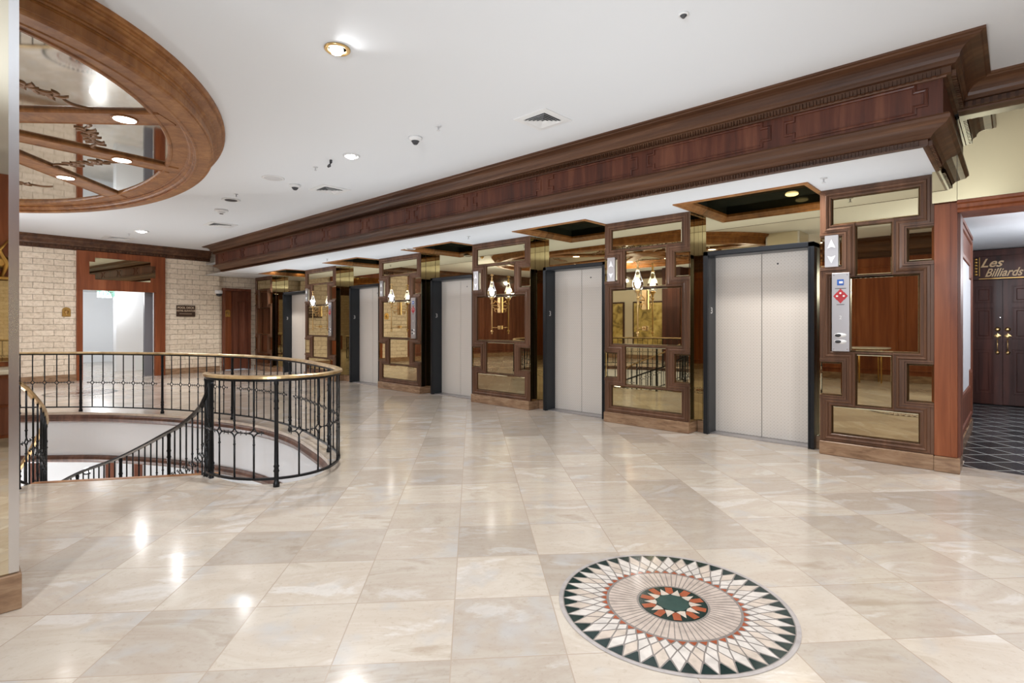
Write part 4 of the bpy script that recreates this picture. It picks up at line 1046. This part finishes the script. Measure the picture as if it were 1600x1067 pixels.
# ------------------------------------------------------------------ ceiling fittings
def downlight(x, y, z, r, lab, lit=True, eye=False):
    t_ = thing('downlight', lab, 'ceiling light', (x, y, z))
    MB().lathe((x, y, z), [(r, .0), (r, -.01), (r*.9, -.018), (r*.72, -.012), (r*.66, .02), (r*.6, .05)], 28).build('brass_ring', BRASS if eye else PLASTIC, t_)
    if lit:
        MB().lathe((x-.01, y, z-.012), [(r*.5, .03), (r*.52, -.002), (r*.4, -.02), (r*.02, -.03)], 20).build('lens', BULB, t_)
    else: MB().lathe((x, y, z-.014), [(r*.66, .01), (r*.66, -.001)], 20).build('baffle', DARKP, t_)
downlight(-3.695, 1.989, ZC, .095, 'lit brass-ringed eyeball downlight, largest on the white ceiling', True, True)
light('eyeball_wash', 'SPOT', (-3.72, 1.97, ZC-.05), 9, NEUT, (0, math.radians(97), math.radians(180+15)), .03, 1.5, 1)
downlight(-5.907, 3.366, ZC, .1, 'dazzling lit downlight in the middle of the white ceiling', True)
downlight(-14.055, 2.885, ZC, .14, 'small lit downlight at the far end near the brick wall', True)
downlight(-9.445, 3.183, ZC, .14, 'unlit dark downlight near the right of the oval feature', False)
downlight(-8.078, 5.795, ZS, .1, 'unlit dark downlight in the lobby soffit', False)
def detector(x, y, s, lab):
    t_ = thing('smoke_detector', lab, 'smoke detector', (x, y, ZC), 'smoke detectors on the ceiling')
    MB().lathe((x, y, ZC), [(.075*s, 0), (.075*s, -.018), (.06*s, -.035), (.048*s, -.04)], 24).build('housing', PLASTIC, t_)
    MB().lathe((x, y, ZC-.038), [(.046*s, 0), (.034*s, -.02), (.028*s, -.03)], 20).build('sensor', GREYP if s < 1.2 else PLASTIC, t_)
    MB().lathe((x, y, ZC-.066), [(.024*s, 0), (.02*s, -.01)], 14).build('cap', DARKP, t_)
detector(-4.827, 3.531, 1., 'white smoke detector nearest the square vent on the ceiling')
detector(-10.415, 3.348, 1.5, 'white smoke detector beside the unlit downlight')
detector(-7.76, 3.501, 1.1, 'white smoke detector beside the round ceiling speaker')
def sprinkler(x, y, z, lab):
    t_ = thing('sprinkler', lab, 'sprinkler', (x, y, z), 'fire sprinklers')
    MB().lathe((x, y, z), [(.03, 0), (.03, -.005), (.01, -.01)], 16).build('escutcheon', LTGREY, t_)
    MB().lathe((x, y, z-.008), [(.008, 0), (.006, -.03), (.018, -.035), (.018, -.04)], 12).build('head', LTGREY, t_)
for x, y, z, lab in ((-4.372, 3.492, ZC, 'sprinkler right of the nearest smoke detector'), (-6.681, 3.288, ZC, 'sprinkler left of the dazzling ceiling light'), (-8.97, 3.099, ZC, 'sprinkler just above the unlit downlight'), (-12.301, 1.129, ZC, 'sprinkler below the left of the oval feature'), (-14.652, 2.776, ZC, 'sprinkler near the far lit downlight'), (-1.333, 5.73, ZS, 'sprinkler in the soffit over the narrow right-hand pier'), (-6.297, 5.633, ZS, 'sprinkler in the soffit over the middle of the lobby'), (-10.65, 5.5, ZS, 'sprinkler in the far end of the soffit')):
    sprinkler(x, y, z, lab)
def vent(x, y, s, lab, rot=0, dark=True):
    t_ = thing('air_vent', lab, 'air vent', (x, y, ZC), 'square ceiling diffusers')
    mb = MB(); sq = lambda h, z: [(x-h, y-h, z), (x+h, y-h, z), (x+h, y+h, z), (x-h, y+h, z)]
    mb.rings([sq(s, ZC), sq(s, ZC-.006), sq(s*.66, ZC-.008), sq(s*.64, ZC)], True, False); mb.build('frame', PLASTIC, t_)
    mb = MB(); mb.quad(*sq(s*.66, ZC-.001)); mb.build('backing', DARKP if dark else LTGREY, t_)
    for k, f in enumerate((.52, .38, .24, .1)):
        mb = MB(); mb.rings([sq(s*f, ZC-.002), sq(s*(f+.1), ZC-.018), sq(s*(f+.1), ZC-.02), sq(s*f, ZC-.006)], True, False); mb.build('louvre', PLASTIC, t_)
vent(-3.471, 4.108, .21, 'square white air vent nearest the beam on the ceiling')
vent(-7.646, 3.99, .23, 'square white air vent in the middle of the ceiling close to the beam')
vent(-11.989, 3.83, .26, 'square white air vent close to the far end of the beam')
vent(-15.6, 2.75, .3, 'square grey air vent at the brick wall cornice above the corridor doorway', dark=False)
o = thing('ceiling_speaker', 'round flush white speaker grille on the ceiling', 'speaker', (-7.61, 3.121, ZC))
MB().lathe((-7.61, 3.121, ZC), [(.15, 0), (.15, -.006), (.13, -.009)], 32).build('frame', PLASTIC, o); MB().lathe((-7.61, 3.121, ZC-.008), [(.125, 0), (.12, -.003)], 32).build('grille', LTGREY, o)
o = thing('ceiling_speaker', 'small round dark-holed fitting at the top edge of the ceiling', 'ceiling fitting', (-1.609, 3.357, ZC))
MB().lathe((-1.609, 3.357, ZC), [(.035, 0), (.035, -.008), (.025, -.01)], 24).build('ring', PLASTIC, o); MB().lathe((-1.609, 3.357, ZC-.009), [(.024, 0), (.014, -.012), (.006, -.02)], 16).build('nozzle', GREYP, o)
o = thing('brass_pendent', 'brass bell-shaped fitting under the ceiling beyond the oval feature', 'ceiling fitting', (-11.584, 1.674, ZC))
MB().lathe((-11.584, 1.674, ZC), [(.13, 0), (.13, -.01), (.1, -.02)], 20).build('plate', GREYP, o); MB().lathe((-11.584, 1.674, ZC-.015), [(.06, 0), (.055, -.04), (.03, -.08), (.01, -.09)], 14).build('bell', BRASS, o)
o = thing('ceiling_hook', 'small dark hooked fitting hanging left of the dazzling ceiling light', 'ceiling fitting', (-6.255, 3.28, ZC))
MB().tube([(-6.255, 3.28, ZC), (-6.255, 3.28, ZC-.03), (-6.27, 3.27, ZC-.07), (-6.28, 3.25, ZC-.09)], [.018, .018, .022, .012], 8).build('body', GREYP, o)

# ------------------------------------------------------------------ mirrored pillar at the left edge
px0, px1, py0, py1 = -4.15, -3.45, -.5, .22
pl = thing('mirror_pillar', 'mirror-clad pillar with a polished steel corner strip at the left edge', 'pillar', ((px0+px1)/2, (py0+py1)/2, 0))
MB().box(px0+.01, px1-.01, py0+.01, py1-.01, .15, ZC).build('core', W_DARK, pl)
MB().box(px1-.01, px1-.002, py0+.035, py1-.037, .17, ZC).build('mirror_panel', CLEARMIR, pl)
MB().box(px0+.035, px1-.035, py1-.01, py1-.002, .17, ZC).build('mirror_panel', CLEARMIR, pl)
MB().box(px0+.002, px0+.01, py0+.035, py1-.035, .17, ZC).build('mirror_panel', CLEARMIR, pl)
MB().box(px0+.035, px1-.035, py0+.002, py0+.01, .17, ZC).build('mirror_panel', CLEARMIR, pl)
mb = MB()
for a, b in ((px0, py0), (px1-.037, py0), (px0, py1-.037), (px1-.037, py1-.037)): mb.cbox(a, a+.037, b, b+.037, .17, ZC, .003)
mb.build('corner_strip', CHROME, pl)
mb = MB().cbox(px0-.02, px1+.02, py0-.02, py1+.008, 0, .168, .004); mb.build('plinth', BASEM, pl)

# ------------------------------------------------------------------ things seen only in the mirrors
cb_ = thing('console_chest', 'carved red wood chest with a cream marble top, seen in the left pillar mirror', 'chest', (1.4, .3, 0))
MB().cbox(1.15, 1.6, -.5, 1.1, .1, .8, .01).build('carcass', W_RED, cb_)
MB().cbox(1.11, 1.64, -.55, 1.15, .8, .85, .01).build('marble_top', TABLET, cb_)
for k in range(2):
    for z0, z1 in ((.14, .44), (.47, .76)):
        dr = MB().cbox(1.125, 1.16, -.46+k*.78, .28+k*.78, z0, z1, .006).build('drawer', W_DOOR, cb_)
        MB().lathe((1.125, -.09+k*.78, (z0+z1)/2), [(.02, 0), (.02, -.02), (.008, -.03)], 10, 'x').build('knob', GOLD, dr)
MB().box(1.2, 1.26, -.45, -.39, 0, .1).box(1.2, 1.26, .99, 1.05, 0, .1).box(1.5, 1.56, -.45, -.39, 0, .1).box(1.5, 1.56, .99, 1.05, 0, .1).build('feet', GOLD, cb_)
gm = thing('console_mirror', 'tall mirror with a carved gilt crest above the chest, seen in the left pillar', 'mirror', (1.65, .3, 1.6))
MB().cbox(1.62, 1.70, -.6, 1.2, .86, 3.1, .01).build('backboard', W_RED, gm)
MB().cbox(1.60, 1.625, -.35, .95, .92, 1.86, .004).build('mirror_panel', BRONZE, gm)
mb = MB()
for k in range(14):
    y_ = -.45+k*.12
    mb.lathe((1.61, y_, 2.02+.08*math.sin(k)), [(.02, .0), (.075, -.02), (.03, -.05)], 8, 'x').tube([(1.6, y_, 1.9), (1.57, y_+.05, 2.05), (1.58, y_-.02, 2.2), (1.6, y_+.06, 2.33)], [.02, .03, .025, .008], 6)
mb.box(1.58, 1.62, -.5, 1.1, 1.87, 1.9); mb.build('gilt_crest', GOLD, gm)
tb = thing('console_table', 'marble-topped console table with slim gold legs, seen in the right-hand pier mirror', 'table', (-2.5, -2.2, 0))
MB().lathe((-2.5, -2.2, .78), [(.40, 0), (.43, .015), (.43, .03), (.41, .04)], 32).build('marble_top', TABLET, tb)
for k in range(4):
    a = k*PI/2+.5; x, y = -2.5+.3*math.cos(a), -2.2+.3*math.sin(a)
    MB().tube([(x, y, .78), (x, y, .4), (x, y, 0)], [.022, .014, .018], 8).build('leg', GOLD, tb)
for k, (x0, x1) in enumerate(((-12.9, -11.4), (-11.0, -9.5), (-8.6, -7.2))):
    o = thing('gold_panel_picture', ['gold landscape panel farthest left on the beige wall, seen in the pier mirrors', 'gold landscape panel in the middle of the beige wall, seen in the pier mirrors', 'gold landscape panel nearest the dark column, seen in the pier mirrors'][k], 'picture', ((x0+x1)/2, -6, 1.4), 'gold landscape panels')
    MB().cbox(x0, x1, -6.0, -5.95, .45, 2.25, .01).build('picture_frame', W_DARK, o); MB().box(x0+.06, x1-.06, -5.95, -5.94, .51, 2.19).build('canvas', GOLDART, o)
o = MB().cbox(-9.4, -8.7, -5.98, -5.3, 0, ZC-.001, .01).build('dark_column', W_DARK); tag(o, 'dark square column by the beige wall, seen in the pier mirrors', 'column')
